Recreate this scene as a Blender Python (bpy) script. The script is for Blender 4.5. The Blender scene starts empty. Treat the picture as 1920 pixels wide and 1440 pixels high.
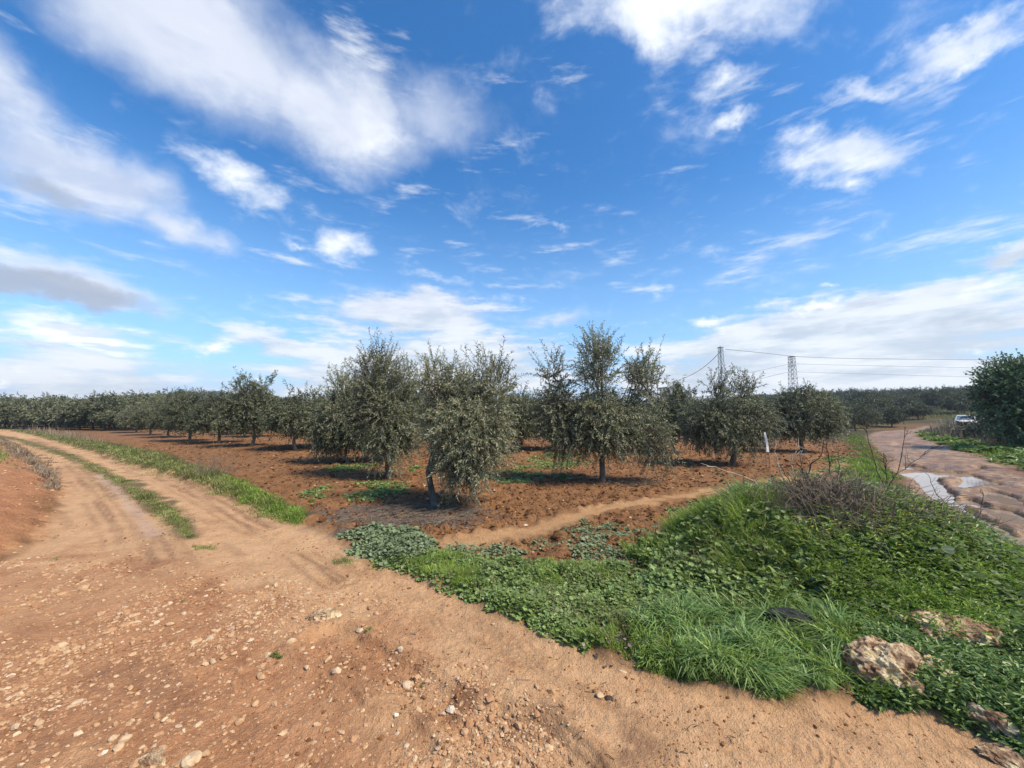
import bpy, math, random
import numpy as np
from mathutils import Vector, Matrix

random.seed(11)
R = np.random.default_rng(11)
scene = bpy.context.scene
COL = scene.collection
PI = math.pi

# ------------------------------------------------------------------ camera
F, CAMZ, HOR = 721.0, 1.6, 778.0          # focal length in photo pixels, eye height, horizon row
PITCH = math.atan((HOR - 720) / F)
cam = bpy.data.objects.new('camera', bpy.data.cameras.new('camera'))
COL.objects.link(cam)
cam.location = (0, 0, CAMZ)
cam.rotation_euler = (PI / 2 + PITCH, 0, 0)
cam.data.sensor_fit = 'HORIZONTAL'
cam.data.sensor_width = 36
cam.data.lens = 36 * F / 1920
cam.data.clip_start = 0.05
cam.data.clip_end = 9000
scene.camera = cam


def ray(px, py):
    v = 720 - py
    return np.array([px - 960.0, F * math.cos(PITCH) - v * math.sin(PITCH), F * math.sin(PITCH) + v * math.cos(PITCH)])


def P(px, py, z=0.0):
    d = ray(px, py)
    t = (z - CAMZ) / d[2]
    return np.array([d[0] * t, d[1] * t])


def at(px, py, Y):
    d = ray(px, py)
    t = Y / d[1]
    return Vector((d[0] * t, Y, CAMZ + d[2] * t))


# ------------------------------------------------------------------ sun, exposure
SUN_EL, SUN_AZ = math.radians(50), math.radians(118)      # azimuth clockwise from +Y: to the right, a little behind
sd = Vector((math.sin(SUN_AZ) * math.cos(SUN_EL), math.cos(SUN_AZ) * math.cos(SUN_EL), math.sin(SUN_EL)))
sun = bpy.data.objects.new('sun', bpy.data.lights.new('sun', 'SUN'))
COL.objects.link(sun)
sun.data.energy = 4.3
sun.data.angle = math.radians(14)
sun.data.color = (1.0, 0.88, 0.70)
sun.rotation_euler = (-sd).to_track_quat('-Z', 'Y').to_euler()
scene.view_settings.view_transform = 'Standard'
scene.view_settings.look = 'None'
scene.view_settings.gamma = 1
scene.view_settings.exposure = 0.55


# ------------------------------------------------------------------ node helper
class NT:
    def __init__(s, tree):
        s.t = tree; tree.nodes.clear()

    def n(s, typ, **kw):
        nd = s.t.nodes.new(typ)
        ins = kw.pop('i', {})
        for k, v in kw.items(): setattr(nd, k, v)
        for k, v in ins.items(): s.set(nd.inputs[k], v)
        return nd

    def set(s, sock, v):
        if isinstance(v, bpy.types.NodeSocket): s.t.links.new(v, sock)
        elif isinstance(v, bpy.types.Node): s.t.links.new(v.outputs[0], sock)
        else:
            if hasattr(sock, 'default_value'):
                try: sock.default_value = v
                except TypeError: sock.default_value = tuple(v) + (1,)
                except ValueError: sock.default_value = tuple(v) + (1,)

    def math(s, op, a, b=None, c=None, clamp=False):
        nd = s.n('ShaderNodeMath', operation=op, use_clamp=clamp)
        s.set(nd.inputs[0], a)
        if b is not None: s.set(nd.inputs[1], b)
        if c is not None: s.set(nd.inputs[2], c)
        return nd.outputs[0]

    def vmath(s, op, a, b=None):
        nd = s.n('ShaderNodeVectorMath', operation=op)
        s.set(nd.inputs[0], a)
        if b is not None: s.set(nd.inputs[1], b)
        return nd.outputs[0]

    def mix(s, f, a, b, blend='MIX'):
        nd = s.n('ShaderNodeMix', data_type='RGBA', blend_type=blend)
        s.set(nd.inputs[0], f); s.set(nd.inputs[6], a); s.set(nd.inputs[7], b)
        return nd.outputs[2]

    def noise(s, vec, scale, detail=4, rough=0.55, dist=0.0, out=0):
        nd = s.n('ShaderNodeTexNoise', i={'Scale': scale, 'Detail': detail, 'Roughness': rough, 'Distortion': dist})
        if vec is not None: s.set(nd.inputs['Vector'], vec)
        return nd.outputs[out]

    def ramp(s, f, stops):
        nd = s.n('ShaderNodeValToRGB')
        e = nd.color_ramp.elements
        while len(e) < len(stops): e.new(0.5)
        for k, (p, c) in enumerate(stops):
            e[k].position = p; e[k].color = tuple(c) + (1,) if len(c) == 3 else c
        s.set(nd.inputs[0], f)
        return nd.outputs[0]

    def mapr(s, v, a, b, c=0.0, d=1.0, smooth=True):
        nd = s.n('ShaderNodeMapRange', interpolation_type='SMOOTHSTEP' if smooth else 'LINEAR')
        for k, q in enumerate((v, a, b, c, d)): s.set(nd.inputs[k], q)
        return nd.outputs[0]


# ------------------------------------------------------------------ world: Nishita sky with procedural clouds
def make_world():
    w = bpy.data.worlds.new('World')
    scene.world = w
    w.use_nodes = True
    N = NT(w.node_tree)
    out = N.n('ShaderNodeOutputWorld')
    bg = N.n('ShaderNodeBackground', i={'Strength': 0.145})
    N.t.links.new(bg.outputs[0], out.inputs[0])
    sky = N.n('ShaderNodeTexSky', sky_type='NISHITA')
    sky.sun_disc = False
    sky.sun_elevation = SUN_EL
    sky.sun_rotation = SUN_AZ
    sky.air_density = 1.0; sky.dust_density = 0.6; sky.ozone_density = 2.2
    tc = N.n('ShaderNodeTexCoord')
    d = tc.outputs['Generated']
    sep = N.n('ShaderNodeSeparateXYZ', i={0: d})
    z = N.math('MAXIMUM', sep.outputs[2], 0.0)
    skyc = N.mix(1.0, sky.outputs[0], SKY_TINT, 'MULTIPLY')
    hs = N.n('ShaderNodeHueSaturation', i={'Saturation': SKY_SAT, 'Color': skyc})
    skyc = N.mix(N.mapr(z, 0.0, 0.55, 0.62, 0.0), hs.outputs[0], (2.45, 3.9, 5.7))
    # cloud plane coordinates
    den = N.math('ADD', z, 0.16)
    pv = N.n('ShaderNodeCombineXYZ', i={0: N.math('DIVIDE', sep.outputs[0], den), 1: N.math('DIVIDE', sep.outputs[1], den)}).outputs[0]
    warp = N.noise(pv, 1.6, 3, 0.5, out=1)
    wv = N.vmath('MULTIPLY', N.vmath('SUBTRACT', warp, (0.5, 0.5, 0.5)), (0.35, 0.35, 0.35))
    pw = N.vmath('ADD', pv, wv)
    nz = N.noise(pw, 3.0, 9, 0.60)
    nfine = N.noise(pw, 7.5, 7, 0.62)
    # displaced direction so that cloud outlines are ragged
    nd3 = N.noise(d, 7.0, 6, 0.6, out=1)
    dd = N.vmath('ADD', d, N.vmath('MULTIPLY', N.vmath('SUBTRACT', nd3, (0.5, 0.5, 0.5)), (0.16, 0.16, 0.12)))

    def field(blobs):
        acc = None
        for (x0, y0, x1, y1, hw, wt) in blobs:
            a = Vector(ray(x0, y0)).normalized(); b = Vector(ray(x1, y1)).normalized()
            c = (a + b).normalized()
            t1 = (b - a); t1 = (t1 - c * t1.dot(c)).normalized()
            t2 = c.cross(t1).normalized()
            mid = Vector(ray((x0 + x1) / 2, (y0 + y1) / 2))
            s2 = hw / mid.length * 1.25
            s1 = (b - a).length / 2 + s2 * 0.8
            M = Matrix((t1, t2, c)).transposed()
            mp = N.n('ShaderNodeMapping', vector_type='TEXTURE')
            N.set(mp.inputs['Vector'], dd)
            mp.inputs['Location'].default_value = c
            mp.inputs['Rotation'].default_value = M.to_euler()
            mp.inputs['Scale'].default_value = (s1, s2, 0.9)
            g = N.n('ShaderNodeTexGradient', gradient_type='SPHERICAL')
            N.set(g.inputs[0], mp.outputs[0])
            v = N.math('MULTIPLY', g.outputs['Fac'], wt)
            acc = v if acc is None else N.math('SMOOTH_MAX', acc, v, 0.12)
        return acc

    soft = field(CLOUD_SOFT)      # smooth grey-white sheets
    crisp = field(CLOUD_CRISP)    # ragged bright clouds
    bank = field(CLOUD_BANK)
    grey = field(CLOUD_GREY)      # grey undersides
    low = N.mapr(z, 0.0, 0.26, 1.0, 0.0)
    # densities
    lown = N.noise(N.vmath('MULTIPLY', d, (3.0, 3.0, 15.0)), 1.9, 8, 0.60)
    dsoft = N.mapr(N.math('MULTIPLY_ADD', N.math('SUBTRACT', nz, 0.5), 0.55, soft), 0.06, 0.78)
    dcrisp = N.mapr(N.math('ADD', N.math('MULTIPLY_ADD', N.math('SUBTRACT', nfine, 0.5), 1.1, crisp),
                           N.math('MULTIPLY', N.math('SUBTRACT', nz, 0.5), 0.5)), 0.10, 0.86)
    dbank = N.mapr(N.math('MULTIPLY_ADD', N.math('SUBTRACT', lown, 0.5), 1.25, bank), 0.12, 0.46)
    dgrey = N.mapr(N.math('MULTIPLY_ADD', N.math('SUBTRACT', nz, 0.5), 0.5, grey), 0.12, 0.55)
    dlow = N.mapr(N.math('ADD', N.math('MULTIPLY', low, 1.0), N.math('MULTIPLY', N.math('SUBTRACT', lown, 0.5), 1.5)), 0.30, 1.05)
    wisp = N.mapr(nz, 0.56, 0.90, 0.0, 0.22)
    # colours
    shade = N.mapr(N.math('SUBTRACT', N.noise(pw, 2.2, 6, 0.55), N.noise(N.vmath('ADD', pw, (0.10, -0.06, 0)), 2.2, 6, 0.55)), -0.09, 0.09)
    ccol = N.mix(shade, CLOUD_DARK, CLOUD_LIT)
    scol = N.mix(shade, SHEET_DARK, SHEET_LIT)
    lcol = N.mix(N.mapr(lown, 0.38, 0.68), LOW_DARK, LOW_LIT)
    c = N.mix(wisp, skyc, CLOUD_LIT)
    c = N.mix(N.math('MULTIPLY', dlow, 0.92), c, lcol)
    c = N.mix(N.math('MULTIPLY', dbank, 0.9), c, N.mix(N.mapr(lown, 0.36, 0.62), BANK_DARK, BANK_LIT))
    c = N.mix(N.math('MULTIPLY', dsoft, 0.9), c, scol)
    c = N.mix(N.math('MULTIPLY', dcrisp, 0.95), c, ccol)
    c = N.mix(N.math('MULTIPLY', dgrey, 0.8), c, GREY_COL)
    N.set(bg.inputs[0], c)


SKY_TINT = (0.72, 0.86, 0.98)
SKY_SAT = 1.2
CLOUD_LIT = (5.6, 5.75, 5.95); CLOUD_DARK = (3.9, 4.3, 5.0)
SHEET_LIT = (4.1, 4.35, 4.9); SHEET_DARK = (3.0, 3.4, 4.3)
LOW_LIT = (4.7, 5.1, 5.7); LOW_DARK = (2.7, 3.5, 4.7)
GREY_COL = (2.1, 2.4, 3.0)
BANK_LIT = (4.6, 4.8, 5.05); BANK_DARK = (3.0, 3.4, 3.9)
CLOUD_SOFT = [
    (120, -80, 560, 180, 150, 1.0), (440, 110, 750, 270, 105, 1.0), (720, 210, 900, 225, 75, 0.62),
    (-60, 90, 40, 260, 90, 0.8), (-80, 270, 310, 370, 85, 1.0), (240, 390, 420, 455, 42, 0.85),
    (-60, 480, 320, 575, 48, 0.95), (560, 565, 960, 590, 42, 0.62), (950, 610, 1150, 588, 20, 0.6),
]
CLOUD_BANK = [(1130, 740, 2000, 670, 125, 1.0), (1280, 680, 2100, 580, 100, 1.0), (1780, 500, 2050, 450, 30, 0.7), (430, 720, 1150, 690, 105, 0.8), (-60, 735, 420, 725, 80, 0.55), (560, 590, 970, 600, 52, .72), (300, 640, 700, 650, 45, .5)]
CLOUD_CRISP = [
    (330, 285, 540, 390, 42, 0.85), (590, 440, 690, 465, 38, 0.75), (525, 440, 570, 440, 14, 0.6),
    (-40, 605, 290, 655, 44, 1.0), (360, 642, 455, 650, 20, 0.8), (745, 512, 900, 526, 18, 0.65),
    (1020, -20, 1560, -10, 85, 0.95), (1080, 20, 1330, 70, 55, 0.8), (1300, 165, 1430, 140, 34, 0.66), (1310, 235, 1460, 195, 20, 0.62),
    (1450, 300, 1700, 285, 52, 0.85), (1500, 335, 1620, 345, 26, 0.7), (1450, 270, 1600, 250, 30, 0.6), (1540, 190, 1700, 140, 20, 0.7), (1640, 135, 1980, 40, 36, 0.92),
    (1270, 600, 1420, 600, 14, 0.8), (1420, 600, 1700, 555, 16, 0.75), (1690, 560, 1990, 500, 24, 0.8), (1830, 475, 1990, 450, 18, 0.7),
    (-30, 250, 140, 290, 30, 0.5), (640, 260, 780, 270, 34, 0.45),
    (455, 715, 500, 722, 9, 0.7), (30, 712, 70, 716, 8, .6), (125, 700, 165, 700, 9, .65), (195, 728, 235, 730, 8, .6), (-10, 735, 20, 738, 9, .7), (330, 690, 380, 694, 8, .5), (1795, 655, 1860, 655, 10, 0.55), (1530, 547, 1570, 540, 6, 0.55), (1210, 540, 1275, 538, 14, 0.42), (970, 435, 1070, 420, 9, 0.42),
]
CLOUD_GREY = [(-80, 500, 300, 582, 36, 1.0), (-60, 655, 220, 672, 12, 0.3), (-60, 330, 200, 400, 30, 0.42), (1700, 610, 2000, 590, 34, 0.3)]
make_world()


# ------------------------------------------------------------------ numpy noise and geometry helpers
def _h(ix, iy, s):
    n = (ix.astype(np.int64) * 374761393 + iy.astype(np.int64) * 668265263 + s * 1442695041) & 0xFFFFFFFF
    n = ((n ^ (n >> 13)) * 1274126177) & 0xFFFFFFFF
    n = ((n ^ (n >> 16)) * 2246822519) & 0xFFFFFFFF
    return ((n ^ (n >> 15)) & 0xFFFFFF) / float(0xFFFFFF)


def vnoise(x, y, s=0):
    ix, iy = np.floor(x), np.floor(y)
    fx, fy = x - ix, y - iy
    fx = fx * fx * fx * (fx * (fx * 6 - 15) + 10); fy = fy * fy * fy * (fy * (fy * 6 - 15) + 10)
    a, b, c, d = _h(ix, iy, s), _h(ix + 1, iy, s), _h(ix, iy + 1, s), _h(ix + 1, iy + 1, s)
    return a + (b - a) * fx + (c - a) * fy + (a - b - c + d) * fx * fy


def fbm(x, y, s=0, o=4, g=0.5):
    v = 0; a = 1.0; t = 0
    x = np.asarray(x, float); y = np.asarray(y, float)
    for k in range(o):
        ca, sa = math.cos(0.7 * k), math.sin(0.7 * k)
        v = v + a * vnoise((x * ca - y * sa) * 2 ** k + 17.3 * k, (x * sa + y * ca) * 2 ** k - 9.1 * k, s + k)
        t += a; a *= g
    return v / t            # 0..1 about 0.5


def sstep(a, b, x):
    t = np.clip((x - a) / (b - a), 0, 1)
    return t * t * (3 - 2 * t)


def world_poly(pts): return np.array([P(a, b) for a, b in pts])


def seg_dist(x, y, pts):
    best = np.full(np.shape(x), 1e9)
    for (ax, ay), (bx, by) in zip(pts[:-1], pts[1:]):
        dx, dy = bx - ax, by - ay
        t = np.clip(((x - ax) * dx + (y - ay) * dy) / (dx * dx + dy * dy + 1e-9), 0, 1)
        best = np.minimum(best, np.hypot(x - ax - t * dx, y - ay - t * dy))
    return best


def inside(x, y, poly):
    r = np.zeros(np.shape(x), bool)
    n = len(poly); j = n - 1
    for i in range(n):
        xi, yi = poly[i]; xj, yj = poly[j]
        if yi != yj:
            c = ((yi > y) != (yj > y)) & (x < (xj - xi) * (y - yi) / (yj - yi) + xi)
            r ^= c
        j = i
    return r


def sdist(x, y, poly):           # negative inside
    d = seg_dist(x, y, np.vstack([poly, poly[:1]]))
    return np.where(inside(x, y, poly), -d, d)


# ------------------------------------------------------------------ the plan of the place (world metres)
ROAD_R = [(-700, 783), (-150, 793), (0, 803), (60, 814), (130, 834), (220, 862), (300, 885), (380, 912), (450, 938), (520, 965), (570, 985), (640, 1012), (690, 1040),
          (760, 1070), (830, 1100), (930, 1150), (1000, 1180), (1100, 1225), (1200, 1255), (1320, 1285), (1450, 1310), (1600, 1315), (1720, 1335),
          (1820, 1360), (1920, 1405), (2100, 1480)]
ROAD_L = [(-700, 784), (-150, 796), (0, 818), (55, 848), (95, 885), (112, 920), (100, 965), (60, 1012), (0, 1048)]
_rr = [P(*q) for q in ROAD_R]
_rl = [P(*q) for q in ROAD_L]
ROAD = np.array(_rr + [np.array([5.5, -4]), np.array([-9, -6]), np.array([-7.5, 4.6])] + _rl[::-1])
MUD_L = [(2300, 1230), (2000, 1090), (1900, 1035), (1830, 995), (1755, 955), (1700, 922), (1672, 880), (1645, 845), (1622, 820), (1640, 810), (1690, 806), (1740, 803)]
MUD_R = [(1760, 804), (1715, 817), (1760, 833), (1840, 858), (1920, 888), (2100, 950), (2500, 1080)]
MUD = np.vstack([[(4.3, 0.3)], world_poly(MUD_L + MUD_R), [(8.2, 1.6), (7.0, -1.5), (5.0, -2.0)]])
RSIDE = np.array([(8.4, 1.6), (8.6, 3.9), (11.0, 4.9), (23.0, 9.6), (45.0, 16.0), (45.0, -8.0), (8.0, -8.0), (7.2, -1.6)])
PATH = world_poly([(700, 1052), (880, 1020), (1000, 1000), (1100, 965), (1200, 945), (1300, 931), (1440, 911), (1540, 888), (1600, 868)])
BANK = world_poly([(-900, 800), (-150, 800), (0, 820), (55, 850), (95, 888), (110, 922), (98, 965), (60, 1012), (0, 1046), (-400, 1090), (-900, 1100)])
MEDIAN = world_poly([(-40, 808), (40, 822), (140, 852), (195, 876), (265, 908), (325, 945), (352, 975), (366, 1003), (352, 1006), (320, 985), (255, 940), (185, 890), (135, 862), (30, 826), (-50, 810)])
VERGE = world_poly([(-300, 788), (0, 798), (60, 804), (150, 820), (300, 850), (400, 885), (470, 915), (540, 945), (578, 968), (560, 984), (520, 967), (450, 940), (380, 914), (300, 887),
                    (220, 864), (130, 836), (60, 816), (0, 805), (-300, 791)])
CLUMP = world_poly([(640, 1004), (700, 993), (770, 1003), (820, 1028), (800, 1055), (740, 1058), (700, 1040)])
BAND = world_poly([(700, 1046), (820, 1040), (960, 1055), (1090, 1062), (1230, 1066), (1330, 1000), (1700, 1000), (2000, 1060), (2200, 1330), (2100, 1470), (1920, 1395), (1820, 1352), (1720, 1325),
                   (1600, 1310), (1450, 1305), (1320, 1280), (1200, 1250), (1100, 1218), (1000, 1175), (930, 1145), (830, 1096), (760, 1068)])
LSTRIP = world_poly([(1560, 905), (1600, 860), (1580, 825), (1600, 812), (1622, 816), (1640, 842), (1672, 885), (1700, 925), (1760, 960), (1700, 985), (1580, 960)])
RVERGE = world_poly([(1718, 812), (1775, 803), (1900, 805), (2300, 830), (2700, 900), (2600, 1020), (2100, 945), (1920, 884), (1840, 855), (1760, 831)])
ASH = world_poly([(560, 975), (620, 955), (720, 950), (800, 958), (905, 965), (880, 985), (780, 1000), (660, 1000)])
MC = np.array([3.42, 4.30]); MRX, MRY = 1.55, 1.20       # mound centre
RUTS = [  # (pixel polyline, half width, depth, ridge)
    ([(60, 822), (130, 850), (190, 890), (240, 945), (290, 1005), (330, 1060), (370, 1110)], 0.10, 0.075, 0.05),
    ([(120, 865), (165, 915), (210, 975), (240, 1040)], 0.08, 0.045, 0.035),
    ([(190, 855), (260, 880), (330, 912), (400, 945), (470, 985), (560, 1035), (640, 1085)], 0.12, 0.045, 0.03),
    ([(310, 900), (380, 925), (440, 955), (520, 1000)], 0.05, 0.05, 0.035),
    ([(640, 1070), (760, 1130), (900, 1190), (1050, 1255), (1200, 1310), (1500, 1390)], 0.13, 0.022, 0.018),
    ([(620, 1190), (760, 1270), (860, 1320), (980, 1390), (1060, 1450)], 0.16, 0.03, 0.03),
]
RUTS = [(world_poly(p), w, d, r) for p, w, d, r in RUTS]
PUDDLES = [   # pixel outlines of the water in the wheel ruts and hollows
    [(1722, 900), (1736, 895), (1752, 902), (1768, 920), (1790, 942), (1818, 962), (1852, 982), (1900, 1008), (1890, 1020), (1850, 1002), (1805, 978), (1775, 952), (1748, 925)],
    [(1688, 886), (1720, 883), (1752, 884), (1790, 887), (1812, 888), (1830, 896), (1858, 904), (1866, 910), (1836, 906), (1806, 896), (1770, 893), (1745, 898), (1712, 898), (1695, 893)],
    [(1686, 874), (1705, 873), (1724, 876), (1716, 880), (1690, 879)],
    [(1808, 902), (1822, 900), (1832, 911), (1816, 913)],
    [(1728, 908), (1738, 905), (1756, 922), (1772, 940), (1760, 938), (1740, 922)],
    [(1820, 878), (1836, 877), (1838, 881), (1822, 881)],
    [(1800, 938), (1815, 937), (1842, 950), (1838, 954), (1815, 946)],
    [(1764, 958), (1785, 957), (1800, 966), (1785, 971)],
    [(1900, 1020), (1935, 1005), (1990, 1030), (2010, 1060), (1950, 1055), (1915, 1040)],
    [(1838, 925), (1860, 922), (1890, 930), (1915, 945), (1890, 945), (1862, 936)],
    [(1790, 908), (1806, 907), (1812, 914), (1796, 916)],
    [(1850, 958), (1880, 955), (1912, 970), (1905, 982), (1875, 974)],
    [(1672, 832), (1690, 830), (1716, 833), (1700, 838), (1680, 838)],
]
PUDDLES = [world_poly(p) for p in PUDDLES]


def mound_h(x, y):
    ux, uy = (x - MC[0]) / MRX, (y - MC[1]) / MRY
    r2 = ux * ux + uy * uy
    return 0.57 * np.exp(-(r2 ** 2.1) * 1.3)


def height(x, y, fine=True):
    x = np.asarray(x, float); y = np.asarray(y, float)
    r = np.hypot(x, y)
    z = (fbm(x * 0.25, y * 0.25, 3, 2) - 0.5) * 0.08
    road = sdist(x, y, ROAD); mud = sdist(x, y, MUD); bank = sdist(x, y, BANK)
    onroad = sstep(0.15, -0.15, road); onmud = sstep(0.15, -0.2, mud)
    onbank = sstep(0.05, -0.9, bank)
    pd = seg_dist(x, y, PATH)
    onpath = sstep(0.28, 0.05, pd)
    m = mound_h(x, y)
    z = z * (1 - 0.5 * onroad) + m + onbank * (0.38 + 0.10 * (fbm(x * 1.3, y * 1.3, 8, 3) - 0.5))
    # verges stand a little above the road
    z = z + 0.04 * (1 - onroad) * sstep(40, 20, r) - 0.02 * onroad
    # distant relief
    s = 0.72 * x + 0.69 * y
    g = sstep(0.35, 0.7, x / np.maximum(y, 1.0)) * sstep(5, 15, y)
    z = z + g * np.minimum(np.maximum(s - 62, 0) * 0.058, 9.0) * (1 + 0.25 * (fbm(x * 0.02, y * 0.02, 5, 2) - 0.5))
    for (hx, hy, sx, sy, hh) in ((-300, 330, 90, 70, 11.0), (-215, 300, 80, 60, 12.5), (-420, 330, 120, 70, 6.0), (150, 420, 260, 90, 12.0), (-60, 420, 160, 90, 12.0), (420, 300, 200, 120, 10.0)):
        z = z + hh * np.exp(-((x - hx) / sx) ** 2 - ((y - hy) / sy) ** 2)
    if fine:
        near = sstep(60, 25, r)
        plough = (1 - onroad) * (1 - onmud) * (1 - onpath) * (1 - onbank) * sstep(0.05, 0.2, 1 - m / 0.5) * near
        rows = fbm(x * 1.4 + y * 0.4, y * 3.5 - x * 2.2, 21, 3)
        cl = fbm(x * 6.5, y * 6.5, 31, 3, 0.6)
        cl2 = np.abs(fbm(x * 9, y * 9, 41, 2) - 0.5) * 2
        z = z + plough * ((rows - 0.5) * 0.09 + (cl - 0.5) * 0.13 + (0.3 - cl2) * 0.045)
        z = z + onroad * near * ((fbm((-.8 * x + .6 * y) * 0.7, (.6 * x + .8 * y) * 4.5, 53, 3) - .5) * 0.035 + (fbm(x * 1.6, y * 1.6, 51, 2) - 0.5) * 0.018 + (fbm(x * 14, y * 14, 52, 4, .6) - 0.5) * 0.024)
        for pl, w, dp, rg in RUTS:
            d = seg_dist(x, y, pl) + (fbm(x * 4, y * 4, 61, 2) - 0.5) * w * 0.9
            lug = 0.7 + 0.6 * fbm(x * 7, y * 7, 62, 2)
            z = z + .006 * np.sin(d * 2 * PI / .045) * sstep(w * 2.2, w * 1.2, d) * onroad * sstep(9, 6, r)
        z = z - dp * sstep(w, w * 0.55, d) * onroad + rg * lug * np.exp(-((d - w * 1.35) / (w * 0.33)) ** 2) * onroad
        # wet mud, churned along the direction of travel
        al, ac = (0.75 * x + 0.66 * y), (-0.66 * x + 0.75 * y)
        churn = fbm(al * 0.9, ac * 3.6, 71, 4, 0.58)
        z = z + onmud * near * ((churn - 0.5) * 0.07 + (np.abs(fbm(al * 2.5, ac * 9, 74, 3) - 0.5) - .12) * -0.06 + (fbm(x * 13, y * 13, 73, 3) - 0.5) * 0.03)
        pc = np.concatenate(PUDDLES); c = pc.mean(0); rad = np.hypot(*(pc - c).T).max() + 0.8
        k = (x - c[0]) ** 2 + (y - c[1]) ** 2 < rad * rad
        if np.any(k):
            xk, yk = x[k], y[k]; ds = np.full(xk.shape, 9.0)
            for pp in PUDDLES: ds = np.minimum(ds, sdist(xk, yk, pp))
            ds = ds - .05 + (fbm(xk * 4, yk * 4, 81, 3) - 0.5) * 0.2
            q = sstep(0.10, -0.03, ds)
            zk = z[k] * (1 - q) + (-0.11) * q
            z[k] = np.where((ds > 0.0) & (ds < .5), np.maximum(zk, -0.065 + 0.05 * sstep(0.02, .12, ds)), zk)
    return z


def ground_z(x, y): return height(np.atleast_1d(x), np.atleast_1d(y), False)


# ------------------------------------------------------------------ mesh building
def mesh_np(name, V, faces, mats, attrs=None, smooth=False, parent=None, link=True, midx=None):
    """faces: list of integer arrays (n, k)."""
    me = bpy.data.meshes.new(name)
    V = np.asarray(V, np.float32)
    me.vertices.add(len(V)); me.vertices.foreach_set('co', V.ravel())
    faces = [np.asarray(f, np.int32) for f in faces if len(f)]
    loops = np.concatenate([f.ravel() for f in faces])
    tot = np.concatenate([np.full(len(f), f.shape[1], np.int32) for f in faces])
    st = np.concatenate([[0], np.cumsum(tot)[:-1]]).astype(np.int32)
    me.loops.add(len(loops)); me.loops.foreach_set('vertex_index', loops)
    me.polygons.add(len(tot)); me.polygons.foreach_set('loop_start', st)
    me.polygons.foreach_set('loop_total', tot)
    me.polygons.foreach_set('use_smooth', np.full(len(tot), smooth))
    if midx is not None: me.polygons.foreach_set('material_index', np.asarray(midx, np.int32))
    for k, v in (attrs or {}).items():
        a = me.attributes.new(k, 'FLOAT', 'POINT'); a.data.foreach_set('value', np.asarray(v, np.float32))
    me.update(calc_edges=True)
    for m in (mats if isinstance(mats, (list, tuple)) else [mats]): me.materials.append(m)
    o = bpy.data.objects.new(name, me)
    if link: COL.objects.link(o)
    if parent is not None: o.parent = parent
    return o


def tag(o, label, cat, group=None, kind=None):
    o['label'] = label; o['category'] = cat
    if group: o['group'] = group
    if kind: o['kind'] = kind
    return o


def thing(name, label, cat, loc=(0, 0, 0), rz=0.0, group=None):
    o = bpy.data.objects.new(name, None); COL.objects.link(o)
    o.empty_display_size = 0.2
    o.location = loc; o.rotation_euler = (0, 0, rz)
    return tag(o, label, cat, group)


def copy_thing(src, loc, rz=0.0, sc=1.0, label=None, group=None):
    c = src.copy(); COL.objects.link(c); c.location = loc; c.rotation_euler = (0, 0, rz); c.scale = (sc, sc, sc) if np.isscalar(sc) else sc
    if label: c['label'] = label
    if group: c['group'] = group
    for ch in src.children:
        k = ch.copy(); COL.objects.link(k); k.parent = c
        for g in ch.children:
            q = g.copy(); COL.objects.link(q); q.parent = k
    return c


class Geo:
    def __init__(s): s.V = []; s.Q = []; s.T = []; s.n = 0

    def add(s, v, q=(), t=()):
        s.V.append(np.asarray(v, float))
        if len(q): s.Q.append(np.asarray(q) + s.n)
        if len(t): s.T.append(np.asarray(t) + s.n)
        s.n += len(v)

    def tube(s, pts, rad, sides=6, cap=True):
        pts = np.asarray(pts, float); k = len(pts)
        rad = np.broadcast_to(np.asarray(rad, float), (k,))
        tg = np.gradient(pts, axis=0); tg /= np.linalg.norm(tg, axis=1)[:, None] + 1e-9
        up = np.array([0, 0, 1.0]) if abs(tg[0][2]) < 0.9 else np.array([1.0, 0, 0])
        ang = np.arange(sides) * 2 * PI / sides
        V = []
        for i in range(k):
            a = np.cross(tg[i], up); a /= np.linalg.norm(a) + 1e-9
            b = np.cross(a, tg[i]); up = b
            V.append(pts[i] + rad[i] * (np.cos(ang)[:, None] * a + np.sin(ang)[:, None] * b))
        V = np.concatenate(V)
        i = np.arange(k - 1)[:, None] * sides; j = np.arange(sides)[None]
        jn = (j + 1) % sides
        q = np.stack([i + j, i + jn, i + sides + jn, i + sides + j], -1).reshape(-1, 4)
        t = []
        if cap:
            V = np.vstack([V, pts[-1] + tg[-1] * rad[-1] * 0.6]); top = (k - 1) * sides
            t = [(top + a, top + (a + 1) % sides, k * sides) for a in range(sides)]
        s.add(V, q, t)

    def bar(s, a, b, r): s.tube([a, b], [r, r], 4, False)

    def box(s, c, size, rz=0.0):
        c = np.array(c, float); h = np.array(size, float) / 2
        v = np.array([(x, y, z) for z in (-1, 1) for y in (-1, 1) for x in (-1, 1)]) * h
        ca, sa = math.cos(rz), math.sin(rz)
        v = np.stack([v[:, 0] * ca - v[:, 1] * sa, v[:, 0] * sa + v[:, 1] * ca, v[:, 2]], 1) + c
        s.add(v, [(0, 2, 3, 1), (4, 5, 7, 6), (0, 1, 5, 4), (2, 6, 7, 3), (0, 4, 6, 2), (1, 3, 7, 5)])

    def build(s, name, mat, parent=None, smooth=False, link=True):
        fs = []
        if s.Q: fs.append(np.concatenate(s.Q))
        if s.T: fs.append(np.concatenate(s.T))
        return mesh_np(name, np.concatenate(s.V), fs, mat, None, smooth, parent, link)


def norm(v): return v / (np.linalg.norm(v, axis=-1, keepdims=True) + 1e-9)


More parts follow.
